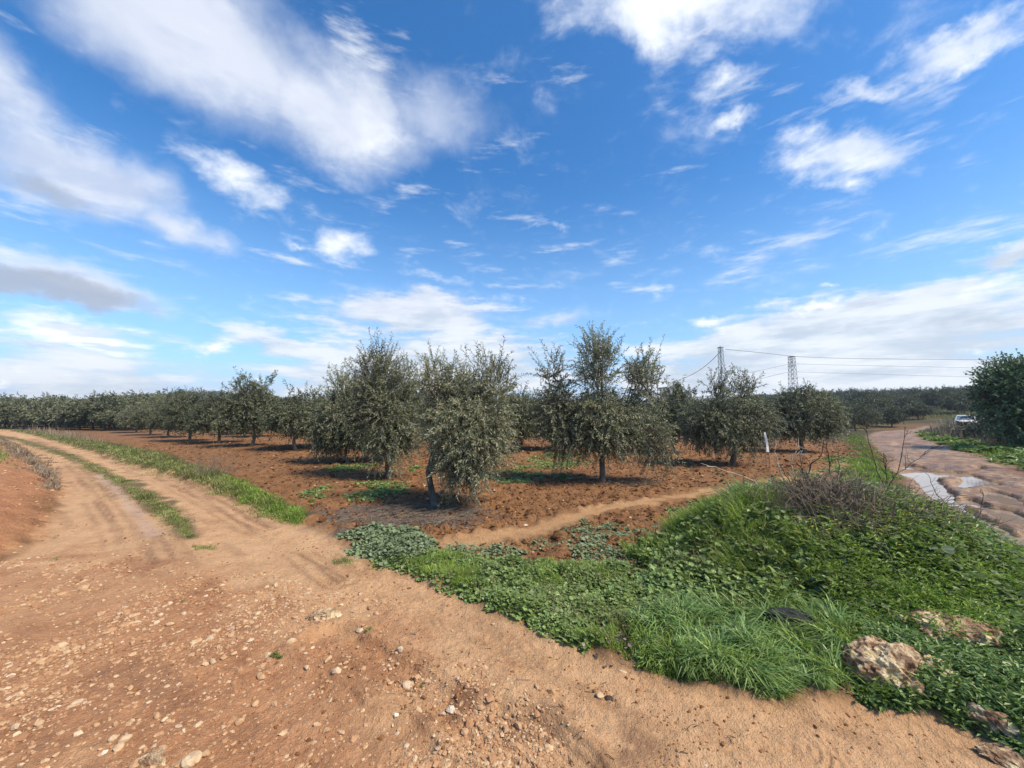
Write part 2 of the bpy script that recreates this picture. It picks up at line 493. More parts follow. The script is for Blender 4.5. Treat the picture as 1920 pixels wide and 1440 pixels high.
def leaf_cards(pos, dr, nr, L, W, rnd, fold=0.25):
    """pointed leaves, four vertices each"""
    n = len(pos)
    side = norm(np.cross(dr, nr)); nn = np.cross(side, dr)
    L = np.broadcast_to(L, (n,))[:, None]; W = np.broadcast_to(W, (n,))[:, None]
    b = pos; tip = pos + dr * L - nn * L * 0.08
    m = pos + dr * L * 0.45
    l = m + side * W * 0.5 + nn * W * fold; r = m - side * W * 0.5 + nn * W * fold
    V = np.stack([b, l, tip, r], 1).reshape(-1, 3)
    q = np.arange(n)[:, None] * 4 + np.array([0, 3, 2, 1])[None]
    return V, q, np.repeat(rnd, 4)


def round_leaves(pos, dr, nr, size, rnd, lobes=5, segs=10, notch=0.16):
    """rounded, slightly lobed leaves: fan of segs triangles round the stalk point"""
    n = len(pos)
    side = norm(np.cross(dr, nr)); nn = np.cross(side, dr)
    size = np.broadcast_to(size, (n,))[:, None]
    V = [pos]
    for k in range(segs):
        a = -PI * 0.86 + 2 * PI * 0.86 * k / (segs - 1)
        rr = (0.5 + 0.5 * math.cos(a) * 0.55) * (1 - notch * (k % 2)) * size
        c = pos + dr * (math.cos(a) * rr + size * 0.28) + side * math.sin(a) * rr + nn * (0.10 * size * (1 if k % 2 else 0.2))
        V.append(c)
    V = np.stack(V, 1).reshape(-1, 3)
    t = np.array([(0, k + 1, k + 2) for k in range(segs - 1)])
    T = (np.arange(n)[:, None, None] * (segs + 1) + t[None]).reshape(-1, 3)
    return V, T, np.repeat(rnd, segs + 1)


def blades(pos, lean, hgt, wid, bend, rnd):
    """grass blades: 2 base, 2 mid, 2 upper, 1 tip. lean is a horizontal vector"""
    n = len(pos)
    hgt = np.broadcast_to(hgt, (n,))[:, None]; wid = np.broadcast_to(wid, (n,))[:, None]; bend = np.broadcast_to(bend, (n,))[:, None]
    up = np.array([0, 0, 1.0])
    L3 = np.concatenate([lean, np.zeros((n, 1))], 1)
    ang = R.uniform(0, PI, n)
    sd_ = np.stack([np.cos(ang), np.sin(ang), np.zeros(n)], 1)
    V = []
    for t, w in ((0, 1.0), (0.4, 0.9), (0.75, 0.6)):
        c = pos + up * hgt * (t - 0.35 * bend * t * t) + L3 * hgt * bend * t * t
        V += [c - sd_ * wid * w / 2, c + sd_ * wid * w / 2]
    V.append(pos + up * hgt * (1 - 0.55 * bend) + L3 * hgt * bend * 1.05)
    V = np.stack(V, 1).reshape(-1, 3)
    b = np.arange(n)[:, None] * 7
    Q = np.concatenate([b + np.array([0, 1, 3, 2]), b + np.array([2, 3, 5, 4])])
    T = b + np.array([4, 5, 6])
    return V, Q, T, np.repeat(rnd, 7)


# ------------------------------------------------------------------ materials
def mat_new(name):
    m = bpy.data.materials.new(name); m.use_nodes = True
    N = NT(m.node_tree)
    out = N.n('ShaderNodeOutputMaterial')
    return m, N, out


def mat_leaf(name, c0, c1, under, trans=0.25, rough=0.55, objvar=0.25, spec=0.3):
    m, N, out = mat_new(name)
    a = N.n('ShaderNodeAttribute', attribute_name='rnd')
    oi = N.n('ShaderNodeObjectInfo')
    geo = N.n('ShaderNodeNewGeometry')
    col = N.mix(a.outputs['Fac'], c0, c1)
    col = N.mix(geo.outputs['Backfacing'], col, N.mix(a.outputs['Fac'], [v * 0.75 for v in under], [v * 1.2 for v in under]))
    v = N.mapr(oi.outputs['Random'], 0, 1, 1 - objvar, 1 + objvar, False)
    hs = N.n('ShaderNodeHueSaturation', i={'Color': col, 'Value': v, 'Hue': N.mapr(oi.outputs['Random'], 0, 1, 0.508, 0.492, False)})
    bs = N.n('ShaderNodeBsdfPrincipled', i={'Base Color': hs.outputs[0], 'Roughness': rough, 'Specular IOR Level': spec})
    tr = N.n('ShaderNodeBsdfTranslucent', i={'Color': hs.outputs[0]})
    mx = N.n('ShaderNodeMixShader', i={0: trans})
    N.t.links.new(bs.outputs[0], mx.inputs[1]); N.t.links.new(tr.outputs[0], mx.inputs[2])
    N.t.links.new(mx.outputs[0], out.inputs[0])
    return m


def mat_noise(name, stops, scale=8, rough=0.8, bump=0.3, bscale=None, detail=6, coord='Object', spec=0.3, stretch=None, metal=0.0):
    m, N, out = mat_new(name)
    tc = N.n('ShaderNodeTexCoord')
    v = tc.outputs[coord]
    if stretch: v = N.vmath('MULTIPLY', v, stretch)
    f = N.noise(v, scale, detail, 0.6)
    col = N.ramp(N.mapr(f, 0.28, 0.72, 0, 1, False), stops)
    b = N.n('ShaderNodeBump', i={'Strength': bump, 'Distance': 0.05, 'Height': N.noise(v, bscale or scale * 2.5, 8, 0.65)})
    bs = N.n('ShaderNodeBsdfPrincipled', i={'Base Color': col, 'Roughness': rough, 'Normal': b.outputs[0], 'Specular IOR Level': spec, 'Metallic': metal})
    N.t.links.new(bs.outputs[0], out.inputs[0])
    return m


def mat_ground():
    m, N, out = mat_new('soil')
    pos = N.n('ShaderNodeNewGeometry').outputs['Position']
    A = lambda k: N.n('ShaderNodeAttribute', attribute_name=k).outputs['Fac']
    big = N.noise(pos, 0.5, 4, 0.55)
    mid = N.noise(pos, 4.0, 6, 0.6)
    fin = N.noise(pos, 28.0, 6, 0.65)
    vf = N.noise(pos, 110.0, 4, 0.6)
    t1 = N.math('ADD', N.math('MULTIPLY', mid, 0.5), N.math('MULTIPLY', fin, 0.5))
    t1c = N.mapr(t1, 0.34, 0.66, 0, 1, False)
    t2 = N.mapr(N.math('ADD', N.math('MULTIPLY', big, 0.6), N.math('MULTIPLY', mid, 0.4)), 0.36, 0.64, 0, 1, False)
    field = N.mix(t1c, (0.072, 0.032, 0.012), (0.265, 0.125, 0.052))
    field = N.mix(N.math('MULTIPLY', t2, 0.45), field, (0.29, 0.150, 0.058))
    road = N.mix(t1c, (0.37, 0.200, 0.094), (0.58, 0.342, 0.176))
    road = N.mix(N.math('MULTIPLY', t2, 0.5), road, (0.56, 0.360, 0.195))
    red = N.mix(t1c, (0.25, 0.102, 0.042), (0.48, 0.232, 0.106))
    mud = N.mix(N.mapr(N.math('ADD', N.math('MULTIPLY', mid, .6), N.math('MULTIPLY', big, .4)), .36, .62), N.mix(t1c, (0.085, 0.045, 0.026), (0.20, 0.115, 0.070)), N.mix(t1c, (0.24, 0.142, 0.080), (0.42, 0.280, 0.170)))
    pathc = N.mix(t1c, (0.32, 0.175, 0.076), (0.48, 0.280, 0.130))
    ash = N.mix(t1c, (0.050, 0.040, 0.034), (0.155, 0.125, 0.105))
    grn = N.mix(t1c, (0.016, 0.018, 0.007), (0.060, 0.062, 0.024))
    dark = N.mix(t1c, (0.10, 0.045, 0.024), (0.20, 0.098, 0.052))
    c = N.mix(A('road'), field, road)
    c = N.mix(A('red'), c, red)
    c = N.mix(A('path'), c, pathc)
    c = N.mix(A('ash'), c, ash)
    c = N.mix(A('green'), c, grn)
    c = N.mix(A('mud'), c, mud)
    c = N.mix(A('stain'), c, dark)
    c = N.mix(A('silt'), c, N.mix(t1c, (0.40, 0.25, 0.17), (0.50, 0.35, 0.26)))
    # specks of pale grit
    vo = N.n('ShaderNodeTexVoronoi', i={'Scale': 55.0, 'Vector': pos})
    gr = N.math('MULTIPLY', N.math('LESS_THAN', vo.outputs['Distance'], 0.26), N.math('GREATER_THAN', N.n('ShaderNodeSeparateColor', i={0: vo.outputs['Color']}).outputs[0], 0.78))
    c = N.mix(N.math('MULTIPLY', gr, 0.55), c, (0.50, 0.34, 0.21))
    rough = N.mix(A('mud'), (0.95, 0.95, 0.95), N.mix(N.mapr(mid, 0.4, 0.6), (0.40, 0.40, 0.40), (0.75, 0.75, 0.75)))
    hgt = N.math('ADD', N.math('MULTIPLY', fin, 0.6), N.math('ADD', N.math('MULTIPLY', vf, 0.25), N.math('MULTIPLY', mid, N.mapr(A('road'), 0, 1, 0.8, 0.22))))
    b = N.n('ShaderNodeBump', i={'Strength': 0.85, 'Distance': 0.06, 'Height': hgt})
    bs = N.n('ShaderNodeBsdfPrincipled', i={'Base Color': c, 'Roughness': rough, 'Normal': b.outputs[0], 'Specular IOR Level': 0.35})
    N.t.links.new(bs.outputs[0], out.inputs[0])
    return m


def mat_stone():
    m, N, out = mat_new('limestone')
    tc = N.n('ShaderNodeNewGeometry').outputs['Position']
    a = N.n('ShaderNodeAttribute', attribute_name='rnd').outputs['Fac']
    f = N.noise(tc, 35, 5, 0.6)
    col = N.ramp(a, [(0.0, (0.26, 0.12, 0.055)), (0.35, (0.40, 0.225, 0.115)), (0.6, (0.48, 0.315, 0.175)), (0.85, (0.56, 0.43, 0.27)), (0.96, (0.45, 0.36, 0.26)), (1.0, (0.64, 0.57, 0.45))])
    col = N.mix(N.mapr(f, 0.35, 0.65, 0.0, 0.45), col, (0.30, 0.155, 0.08))
    b = N.n('ShaderNodeBump', i={'Strength': 0.5, 'Distance': 0.02, 'Height': f})
    bs = N.n('ShaderNodeBsdfPrincipled', i={'Base Color': col, 'Roughness': 0.9, 'Normal': b.outputs[0], 'Specular IOR Level': 0.25})
    N.t.links.new(bs.outputs[0], out.inputs[0])
    return m


def mat_boulder():
    m, N, out = mat_new('weathered_limestone')
    v = N.n('ShaderNodeTexCoord').outputs['Object']
    n1 = N.noise(v, 13, 8, 0.68, 0.4); n2 = N.noise(v, 34, 6, 0.7); n3 = N.noise(v, 5.0, 5, 0.6, 0.5)
    col = N.ramp(N.mapr(n1, 0.36, 0.66, 0, 1, False), [(0.0, (0.10, 0.055, 0.03)), (0.30, (0.24, 0.145, 0.085)), (0.48, (0.40, 0.285, 0.17)), (0.65, (0.52, 0.395, 0.225)), (1.0, (0.68, 0.57, 0.38))])
    col = N.mix(N.mapr(n3, 0.50, 0.64, 0, 0.55), col, (0.25, 0.115, 0.058))
    col = N.mix(N.mapr(n2, 0.56, 0.66, 0, 0.65), col, (0.07, 0.052, 0.038))
    vo = N.n('ShaderNodeTexVoronoi', i={'Scale': 30.0, 'Vector': v, 'Randomness': 1.0})
    pit = N.mapr(vo.outputs['Distance'], 0.0, 0.35)
    col = N.mix(N.math('MULTIPLY', N.math('SUBTRACT', 1.0, pit), N.mapr(n1, .45, .6)), col, (0.09, 0.06, 0.04))
    h = N.math('ADD', N.math('ADD', N.math('MULTIPLY', n1, 0.7), N.math('MULTIPLY', n2, 0.5)), N.math('MULTIPLY', pit, 0.35))
    b = N.n('ShaderNodeBump', i={'Strength': 0.8, 'Distance': 0.03, 'Height': h})
    bs = N.n('ShaderNodeBsdfPrincipled', i={'Base Color': col, 'Roughness': 0.9, 'Normal': b.outputs[0], 'Specular IOR Level': 0.2})
    N.t.links.new(bs.outputs[0], out.inputs[0])
    return m


def mat_plain(name, col, rough=0.5, metal=0.0, spec=0.5):
    m, N, out = mat_new(name)
    v = N.n('ShaderNodeTexCoord').outputs['Object']
    f = N.noise(v, 9, 4, 0.6)
    c = N.mix(N.mapr(f, 0.3, 0.7), [q * 0.82 for q in col], [min(1, q * 1.08) for q in col])
    bs = N.n('ShaderNodeBsdfPrincipled', i={'Base Color': c, 'Roughness': rough, 'Metallic': metal, 'Specular IOR Level': spec})
    N.t.links.new(bs.outputs[0], out.inputs[0])
    return m


def mat_water():
    m, N, out = mat_new('muddy_water')
    pos = N.n('ShaderNodeNewGeometry').outputs['Position']
    b = N.n('ShaderNodeBump', i={'Strength': 0.06, 'Distance': 0.02, 'Height': N.noise(pos, 7, 3, 0.5)})
    bs = N.n('ShaderNodeBsdfPrincipled', i={'Base Color': (0.30, 0.23, 0.18, 1), 'Roughness': 0.03, 'IOR': 1.5, 'Specular IOR Level': 0.9, 'Normal': b.outputs[0]})
    N.t.links.new(bs.outputs[0], out.inputs[0])
    return m


M_OLIVE = mat_leaf('olive_leaf', (0.050, 0.066, 0.022), (0.290, 0.315, 0.155), (0.30, 0.305, 0.205), 0.12, 0.48, 0.12, 0.3)
M_OLIVE_SHADED = mat_leaf('shaded_olive_leaf', (0.042, 0.056, 0.024), (0.170, 0.185, 0.095), (0.18, 0.19, 0.125), 0.1, 0.6, 0.2, 0.15)  # olive leaf darkened: crown self-shadow of mid and far trees put into colour
M_BROAD = mat_leaf('broad_leaf', (0.050, 0.105, 0.045), (0.150, 0.255, 0.115), (0.13, 0.20, 0.10), 0.2, 0.45, 0.1)
M_SCRUB = mat_leaf('scrub_leaf', (0.035, 0.052, 0.028), (0.085, 0.105, 0.060), (0.09, 0.105, 0.07), 0.1, 0.6, 0.1)
M_GRASS = mat_leaf('grass_blade', (0.090, 0.180, 0.012), (0.390, 0.500, 0.090), (0.20, 0.30, 0.05), 0.35, 0.45, 0.0, 0.35)
M_GRASSB = mat_leaf('bluish_grass_blade', (0.055, 0.130, 0.020), (0.320, 0.450, 0.150), (0.18, 0.30, 0.09), 0.32, 0.42, 0.0, 0.4)
M_GRASSD = mat_leaf('dull_grass_blade', (0.080, 0.110, 0.018), (0.330, 0.345, 0.125), (0.21, 0.22, 0.08), 0.25, 0.6, 0.0, 0.2)
M_STRAW = mat_leaf('straw', (0.14, 0.105, 0.065), (0.34, 0.27, 0.185), (0.25, 0.20, 0.14), 0.1, 0.8, 0.0)
M_WEED = mat_leaf('weed_leaf', (0.050, 0.110, 0.014), (0.350, 0.470, 0.150), (0.21, 0.30, 0.09), 0.32, 0.42, 0.0, 0.45)
M_PALEWEED = mat_leaf('pale_weed_leaf', (0.075, 0.125, 0.032), (0.285, 0.365, 0.140), (0.21, 0.26, 0.14), 0.25, 0.5, 0.0, 0.3)
M_YELLOW = mat_leaf('yellow_petal', (0.60, 0.50, 0.03), (0.75, 0.65, 0.08), (0.6, 0.5, 0.05), 0.3, 0.6, 0.0)
M_BARK = mat_noise('olive_bark', [(0, (0.06, 0.048, 0.036)), (0.5, (0.15, 0.125, 0.095)), (1, (0.27, 0.235, 0.18))], 9, 0.9, 0.6, stretch=(1, 1, 0.35))
M_BARKD = mat_noise('dark_bark', [(0, (0.02, 0.016, 0.013)), (1, (0.075, 0.06, 0.048))], 12, 0.9, 0.5)
M_TWIG = mat_noise('grey_twig', [(0, (0.075, 0.055, 0.040)), (1, (0.27, 0.215, 0.160))], 12, 0.9, 0.3)
M_PALETWIG = mat_noise('pale_twig', [(0, (0.32, 0.26, 0.19)), (1, (0.58, 0.50, 0.40))], 12, 0.85, 0.3)
M_CHAR = mat_noise('charred_wood', [(0, (0.008, 0.008, 0.009)), (0.6, (0.03, 0.03, 0.03)), (1, (0.09, 0.085, 0.08))], 14, 0.75, 0.8, stretch=(0.4, 2.0, 2.0))
M_STEEL = mat_plain('galvanised_steel', (0.26, 0.27, 0.28), 0.6, 0.3)
M_CABLE = mat_plain('dark_cable', (0.06, 0.065, 0.075), 0.6)
M_CONC = mat_noise('tan_concrete', [(0, (0.25, 0.235, 0.19)), (1, (0.36, 0.335, 0.275))], 0.8, 0.9, 0.1)
M_WPLASTIC = mat_plain('white_plastic', (0.78, 0.77, 0.72), 0.5)
M_WOOD = mat_noise('stake_wood', [(0, (0.24, 0.15, 0.085)), (1, (0.45, 0.30, 0.18))], 10, 0.85, 0.2, stretch=(3, 3, 0.4))
M_WHITE = mat_plain('white_car_paint', (0.74, 0.74, 0.70), 0.35)
M_GLASS = mat_plain('windscreen_glass', (0.16, 0.20, 0.23), 0.08, 0.0, 1.0)
M_BLACK = mat_plain('black_rubber', (0.02, 0.02, 0.02), 0.7)
M_LAMP = mat_plain('headlight_glass', (0.7, 0.7, 0.66), 0.12, 0.0, 0.8)
M_BUMPER = mat_plain('yellow_bumper_plastic', (0.50, 0.46, 0.16), 0.5)
M_CHROME = mat_plain('wheel_steel', (0.45, 0.45, 0.45), 0.35, 0.8)
M_SOIL = mat_ground()
M_STONE = mat_stone()
M_BOULDER = mat_boulder()
M_WATER = mat_water()


# ------------------------------------------------------------------ the ground: one fine polar sheet, cut into field, roads and path
def build_ground():
    fr = np.radians(np.arange(-70, 70.01, 0.23))
    bk = np.radians(np.arange(74, 286.01, 4.0))
    th = np.concatenate([fr, bk])
    r1 = [0.6]
    while r1[-1] < 45: r1.append(r1[-1] * 1.0062)
    while r1[-1] < 5000: r1.append(r1[-1] * 1.03)
    r = np.array(r1)
    nt, nr = len(th), len(r)
    X = (r[:, None] * np.sin(th)[None]).ravel(); Y = (r[:, None] * np.cos(th)[None]).ravel()
    Z = height(X, Y)
    rr = np.hypot(X, Y)
    e = (fbm(X * 3, Y * 3, 91, 3) - 0.5)
    wob = e * np.clip(rr * 0.06, 0.15, 0.9)
    road = sstep(0.12, -0.12, sdist(X, Y, ROAD) + wob * 0.8)
    mudm = sstep(0.15, -0.15, sdist(X, Y, MUD) + wob * 0.8)
    path = sstep(0.29, 0.06, seg_dist(X, Y, PATH) + wob * 0.9)
    # the corner beside the road where the path joins
    path = np.maximum(path, sstep(0.25, -0.2, sdist(X, Y, world_poly([(700, 1050), (870, 1012), (1000, 1000), (1010, 1022), (930, 1045), (820, 1050)])) + wob * 1.6) * 0.5)
    bank = sstep(0.2, -0.35, sdist(X, Y, BANK) + wob)
    gl = world_poly([(-300, 1040), (0, 1035), (250, 1050), (420, 1075), (560, 1120), (720, 1190), (820, 1300), (880, 1460), (860, 1700), (-900, 1700)])
    red = np.maximum(sstep(0.45, -0.45, sdist(X, Y, gl) + e * 1.6) * (0.55 + 0.7 * (fbm(X * 1.1, Y * 1.1, 95, 3) - 0.3)), bank * 0.95)
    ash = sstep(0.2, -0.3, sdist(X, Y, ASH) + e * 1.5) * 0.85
    g = np.zeros_like(X)
    for poly, st in ((MEDIAN, 0.75), (VERGE, 0.8), (CLUMP, 0.8), (BAND, 0.95), (LSTRIP, 0.55), (RVERGE, 0.95), (RSIDE, 0.95)):
        g = np.maximum(g, st * sstep(0.12, -0.12, sdist(X, Y, poly) + wob * 0.7))
    g = np.maximum(g, sstep(0.06, 0.16, mound_h(X, Y)))
    tri = world_poly([(990, 1022), (1110, 985), (1230, 985), (1235, 1020), (1120, 1032), (1010, 1040)])
    g = np.maximum(g, 0.35 * sstep(0.15, -0.2, sdist(X, Y, tri) + e * 1.2))
    far = sstep(45, 80, rr)
    gfar = far * np.where(rr > 130, 0.95, 0.35 + 0.6 * sstep(0.45, 0.55, fbm(X * 0.03, Y * 0.03, 97, 3)))
    g = np.maximum(g, np.maximum(gfar, sstep(22, 40, rr) * sstep(.55, .8, X / np.maximum(Y, 1)) * sstep(5, 8, Y) * (.45 + .5 * sstep(.35, .55, fbm(X * .09, Y * .09, 96, 3)))))
    stain = np.zeros_like(X)
    lines = [RUTS[k][0] for k in range(4)] + [world_poly(p) for p in ([(215, 905), (262, 955), (305, 1010), (345, 1075)], [(150, 870), (215, 935), (262, 1000), (290, 1050)], [(455, 935), (530, 975), (600, 1015), (660, 1060)], [(330, 895), (420, 940), (505, 985)])]
    for n_, pl in enumerate(lines):
        d = seg_dist(X, Y, pl) + (fbm(X * 2, Y * 2, 103 + n_, 3) - .5) * .07
        for off in (0.02, 0.16):
            stain = np.maximum(stain, (0.6 if off < .1 else .35) * np.exp(-((d - off) / (.018 + .002 * rr)) ** 2) * sstep(0.30, 0.55, fbm(X * .7, Y * .7, 120 + n_, 2)))
    al, ac = -0.8 * X + 0.6 * Y, 0.6 * X + 0.8 * Y
    sp = sstep(0.58, 0.70, fbm(al * 0.9, ac * 5.5, 99, 4)) * road * 0.25 * sstep(0.42, 0.55, fbm(X * 0.9, Y * 0.9, 100, 2))
    dk = world_poly([(760, 1300), (900, 1290), (1050, 1340), (1150, 1420), (1100, 1500), (800, 1480)])
    stain = np.maximum(np.maximum(stain, sp), sstep(0.2, -0.2, sdist(X, Y, dk) + e) * sstep(0.42, 0.6, fbm(X * 6, Y * 6, 101, 3)) * 0.7)
    am, cm = 0.75 * X + 0.66 * Y, -0.66 * X + 0.75 * Y
    stain = np.maximum(stain, mudm * sstep(.47, .36, fbm(am * 0.9, cm * 3.6, 71, 4, 0.58)) * .6)
    silt = sstep(0.13, 0.03, seg_dist(X, Y, world_poly([(185, 888), (230, 930), (268, 975), (290, 1000)])) + e * 0.12) * 0.7
    idx = (np.arange(nr - 1)[:, None] * nt + np.arange(nt)[None])
    nx = np.arange(nr - 1)[:, None] * nt + (np.arange(nt)[None] + 1) % nt
    Q = np.stack([idx, idx + nt, nx + nt, nx], -1).reshape(-1, 4)
    V = np.stack([X, Y, Z], 1)
    # smooth normals shared by all the sheets
    fn = np.cross(V[Q[:, 2]] - V[Q[:, 0]], V[Q[:, 3]] - V[Q[:, 1]])
    fn *= np.sign(fn[:, 2:3] + 1e-12)
    vn = np.zeros_like(V)
    for k in range(4): np.add.at(vn, Q[:, k], fn)
    vn = norm(vn)
    fc = lambda a: a[Q].mean(1)
    lab = np.zeros(len(Q), int)
    lab[fc(path) > 0.5] = 3
    lab[fc(mudm) > 0.5] = 2
    lab[(fc(road) > 0.5)] = 1
    at_ = dict(road=road, mud=mudm, path=path, red=np.clip(red, 0, 1), ash=ash, green=g * (1 - 0.9 * road), stain=stain, silt=silt)
    at_['green'] = np.maximum(at_['green'], 0.75 * sstep(0.1, -0.1, sdist(X, Y, MEDIAN) + wob * 0.7))
    # fill the disc under the camera
    names = ['ground', 'dirt_road', 'muddy_road', 'footpath']
    labs = ['ploughed red-brown soil of the olive orchard and the land around it', 'wide tan dirt track with stones and wheel ruts curving away to the left',
            'wet churned muddy track with water-filled ruts on the right', 'narrow trodden tan path crossing the ploughed soil']
    cats = ['ground', 'dirt road', 'muddy road', 'path']
    for k in range(4):
        q = Q[lab == k]
        if k == 1:
            c0 = len(V)
        u, inv = np.unique(q, return_inverse=True)
        VV, AT, nn = V[u], {a: b[u] for a, b in at_.items()}, vn[u]
        faces = [inv.reshape(-1, 4)]
        if k == 1:
            ring = np.searchsorted(u, np.arange(nt)); ok = np.isin(np.arange(nt), u)
            VV = np.vstack([VV, [0, 0, VV[ring[ok]][:, 2].mean()]]); nn = np.vstack([nn, [0, 0, 1]])
            AT = {a: np.append(b, b[ring[0]]) for a, b in AT.items()}
            faces.append(np.array([(ring[j], ring[(j + 1) % nt], len(VV) - 1) for j in range(nt) if ok[j] and ok[(j + 1) % nt]]))
        o = mesh_np(names[k], VV, faces, M_SOIL, AT, True)
        me = o.data
        # faces up
        no = np.zeros(len(me.polygons) * 3, np.float32); me.polygons.foreach_get('normal', no)
        if no[2::3].mean() < 0: me.flip_normals()
        me.normals_split_custom_set_from_vertices([tuple(v) for v in nn])
        tag(o, labs[k], cats[k], kind='structure')
    QX, QY = fc(X), fc(Y)
    near = (np.abs(QX - 9) < 9) & (np.abs(QY - 10) < 14)
    qi = np.where(near)[0]
    D = np.stack([sdist(QX[qi], QY[qi], pp) for pp in PUDDLES], 1)
    own, dm = D.argmin(1), D.min(1)
    for k in range(len(PUDDLES)):
        q = Q[qi[(own == k) & (dm < .24)]]
        if not len(q): continue
        u, inv = np.unique(q, return_inverse=True)
        o = mesh_np('puddle', np.c_[X[u], Y[u], np.full(len(u), -0.030)], [inv.reshape(-1, 4)], M_WATER)
        if o.data.polygons[0].normal.z < 0: o.data.flip_normals()
        tag(o, 'shallow muddy water lying in a rut of the muddy track', 'puddle', 'puddles on the muddy track', 'structure')


build_ground()


# ------------------------------------------------------------------ olive trees
def tree_meshes(seed, H, lobes, n_shoot, per, LL, LW, trunk_h, trunk_r, lean=(0, 0), twig=True, spike=0.5, droop=0.6, leaf_mat=None, kind='olive', bark=None, shoot_len=(0.28, 0.55)):
    """returns (trunk object, crown object) unlinked to a thing"""
    r = np.random.default_rng(seed)
    lobes = np.array(lobes, float)          # cx cy cz rx ry rz w
    vol = lobes[:, 3] * lobes[:, 4] * lobes[:, 5] * lobes[:, 6]
    which = r.choice(len(lobes), n_shoot, p=vol / vol.sum())
    lb = lobes[which]
    u = norm(r.normal(size=(n_shoot, 3)))
    rad = r.uniform(0, 1, n_shoot) ** 0.42 * 0.92
    st = lb[:, :3] + u * rad[:, None] * lb[:, 3:6]
    st[:, 2] = np.maximum(st[:, 2], trunk_h * 0.55)
    top = (st[:, 2] - lobes[:, 2].min()) / (H - lobes[:, 2].min() + 1e-6)
    outw = norm(u * lb[:, 3:6])
    d = outw * 0.6 + r.normal(size=(n_shoot, 3)) * 0.62
    d[:, 2] += np.where(top > 0.45, spike + 0.5 * top, 0.05)
    d = norm(d)
    SL = r.uniform(shoot_len[0], shoot_len[1], n_shoot) * (H / 3.0) ** 0.6
    SL *= np.where((top > 0.6) & (r.uniform(size=n_shoot) < 0.42), 1.75, 1.0)
    g = np.where(top < 0.5, -droop * (0.6 - top), -0.05) * SL * 1.6
    per_n = per
    t = (np.arange(per_n)[None] + r.uniform(0, 1, (n_shoot, per_n))) / per_n
    t = 0.06 + 0.94 * t
    pos = st[:, None] + d[:, None] * (SL[:, None] * t)[..., None]
    pos[..., 2] += g[:, None] * t * t
    tang = d[:, None] * SL[:, None, None] + np.zeros_like(pos)
    tang[..., 2] += 2 * g[:, None] * t
    tang = norm(tang)
    n = n_shoot * per_n
    pos = pos.reshape(-1, 3); tang = tang.reshape(-1, 3); tt = t.ravel()
    az = norm(np.cross(tang, norm(r.normal(size=(n, 3)))))
    ld = norm(tang * r.uniform(0.35, 1.0, (n, 1)) + az * r.uniform(0.5, 1.0, (n, 1)) + np.array([0, 0, -0.12]))
    nr = norm(np.cross(ld, r.normal(size=(n, 3))) + np.array([0, 0, 0.5]))
    L = r.uniform(0.65, 1.15, n) * LL; W = r.uniform(0.75, 1.2, n) * LW
    clump = (fbm(st[:, 0] * 1.9 + st[:, 2] * 1.1 + seed, st[:, 1] * 1.9 + st[:, 2] * 1.7, seed, 3) - .5) * 2.2
    tone = np.clip(0.42 + (clump + 0.14 * r.normal(size=n_shoot))[:, None] + 0.27 * r.normal(size=(n_shoot, per_n)), 0, 1).ravel()
    keep = pos[:, 2] > 0.12
    if kind == 'olive':
        V, Q, rn = leaf_cards(pos[keep], ld[keep], nr[keep], L[keep], W[keep], tone[keep])
        cr = mesh_np('crown', V, [Q], leaf_mat or M_OLIVE, {'rnd': rn}, link=False)
    else:
        V, T, rn = round_leaves(pos[keep], ld[keep], nr[keep], L[keep], tone[keep], segs=7, notch=0.02)
        cr = mesh_np('crown', V, [T], leaf_mat or M_BROAD, {'rnd': rn}, link=False)
    # wood
    G = Geo()
    tx, ty = lean
    k = 7
    zz = np.linspace(-0.12, trunk_h, k)
    bend = r.normal(size=2) * 0.05
    base = np.stack([tx * np.maximum(zz / trunk_h, 0) ** 1.5 + bend[0] * np.sin(zz * 4), ty * np.maximum(zz / trunk_h, 0) ** 1.5 + bend[1] * np.sin(zz * 3.3), zz], 1)
    fl = trunk_r * (1.0 + 0.75 * np.exp(-(zz + 0.1) * 9)) * np.linspace(1.05, 0.8, k)
    G.tube(base, fl, 9, False)
    tp = base[-1]
    for i, lo in enumerate(lobes):
        c = lo[:3]
        mid = tp * 0.5 + c * 0.5 + r.normal(size=3) * 0.08 + np.array([0, 0, -0.06])
        tpar = np.linspace(0, 1, 7)[:, None]
        path = (1 - tpar) ** 2 * tp + 2 * tpar * (1 - tpar) * mid + tpar ** 2 * c
        path[1:-1] += r.normal(size=(5, 3)) * 0.025
        G.tube(path, np.linspace(trunk_r * 0.62, trunk_r * 0.22, 7), 6)
        sel = np.where(which == i)[0]
        nb = min(len(sel), 14 if twig else 5)
        for j in (r.choice(sel, nb, replace=False) if nb else []):
            a = path[r.integers(3, 7)]; b = st[j]; e = b + d[j] * SL[j] * 0.7 + np.array([0, 0, g[j] * 0.5])
            G.tube([a, (a + b) / 2 + r.normal(size=3) * 0.05, b, e], np.array([0.24, 0.17, 0.11, 0.04]) * trunk_r, 4)
    if twig:
        for j in range(0, n_shoot):
            tq = np.array([0, 0.5, 1.0])[:, None]
            p = st[j] + d[j] * SL[j] * tq; p[:, 2] += g[j] * tq[:, 0] ** 2
            G.tube(p, [0.006, 0.0045, 0.002], 3, False)
    tr = G.build('trunk', bark or M_BARK, smooth=True, link=False)
    return tr, cr


def make_tree(name, label, cat, loc, args, rz=0, group=None):
    t = thing(name, label, cat, loc, rz, group)
    for o in tree_meshes(**args):
        COL.objects.link(o); o.parent = t
    return t


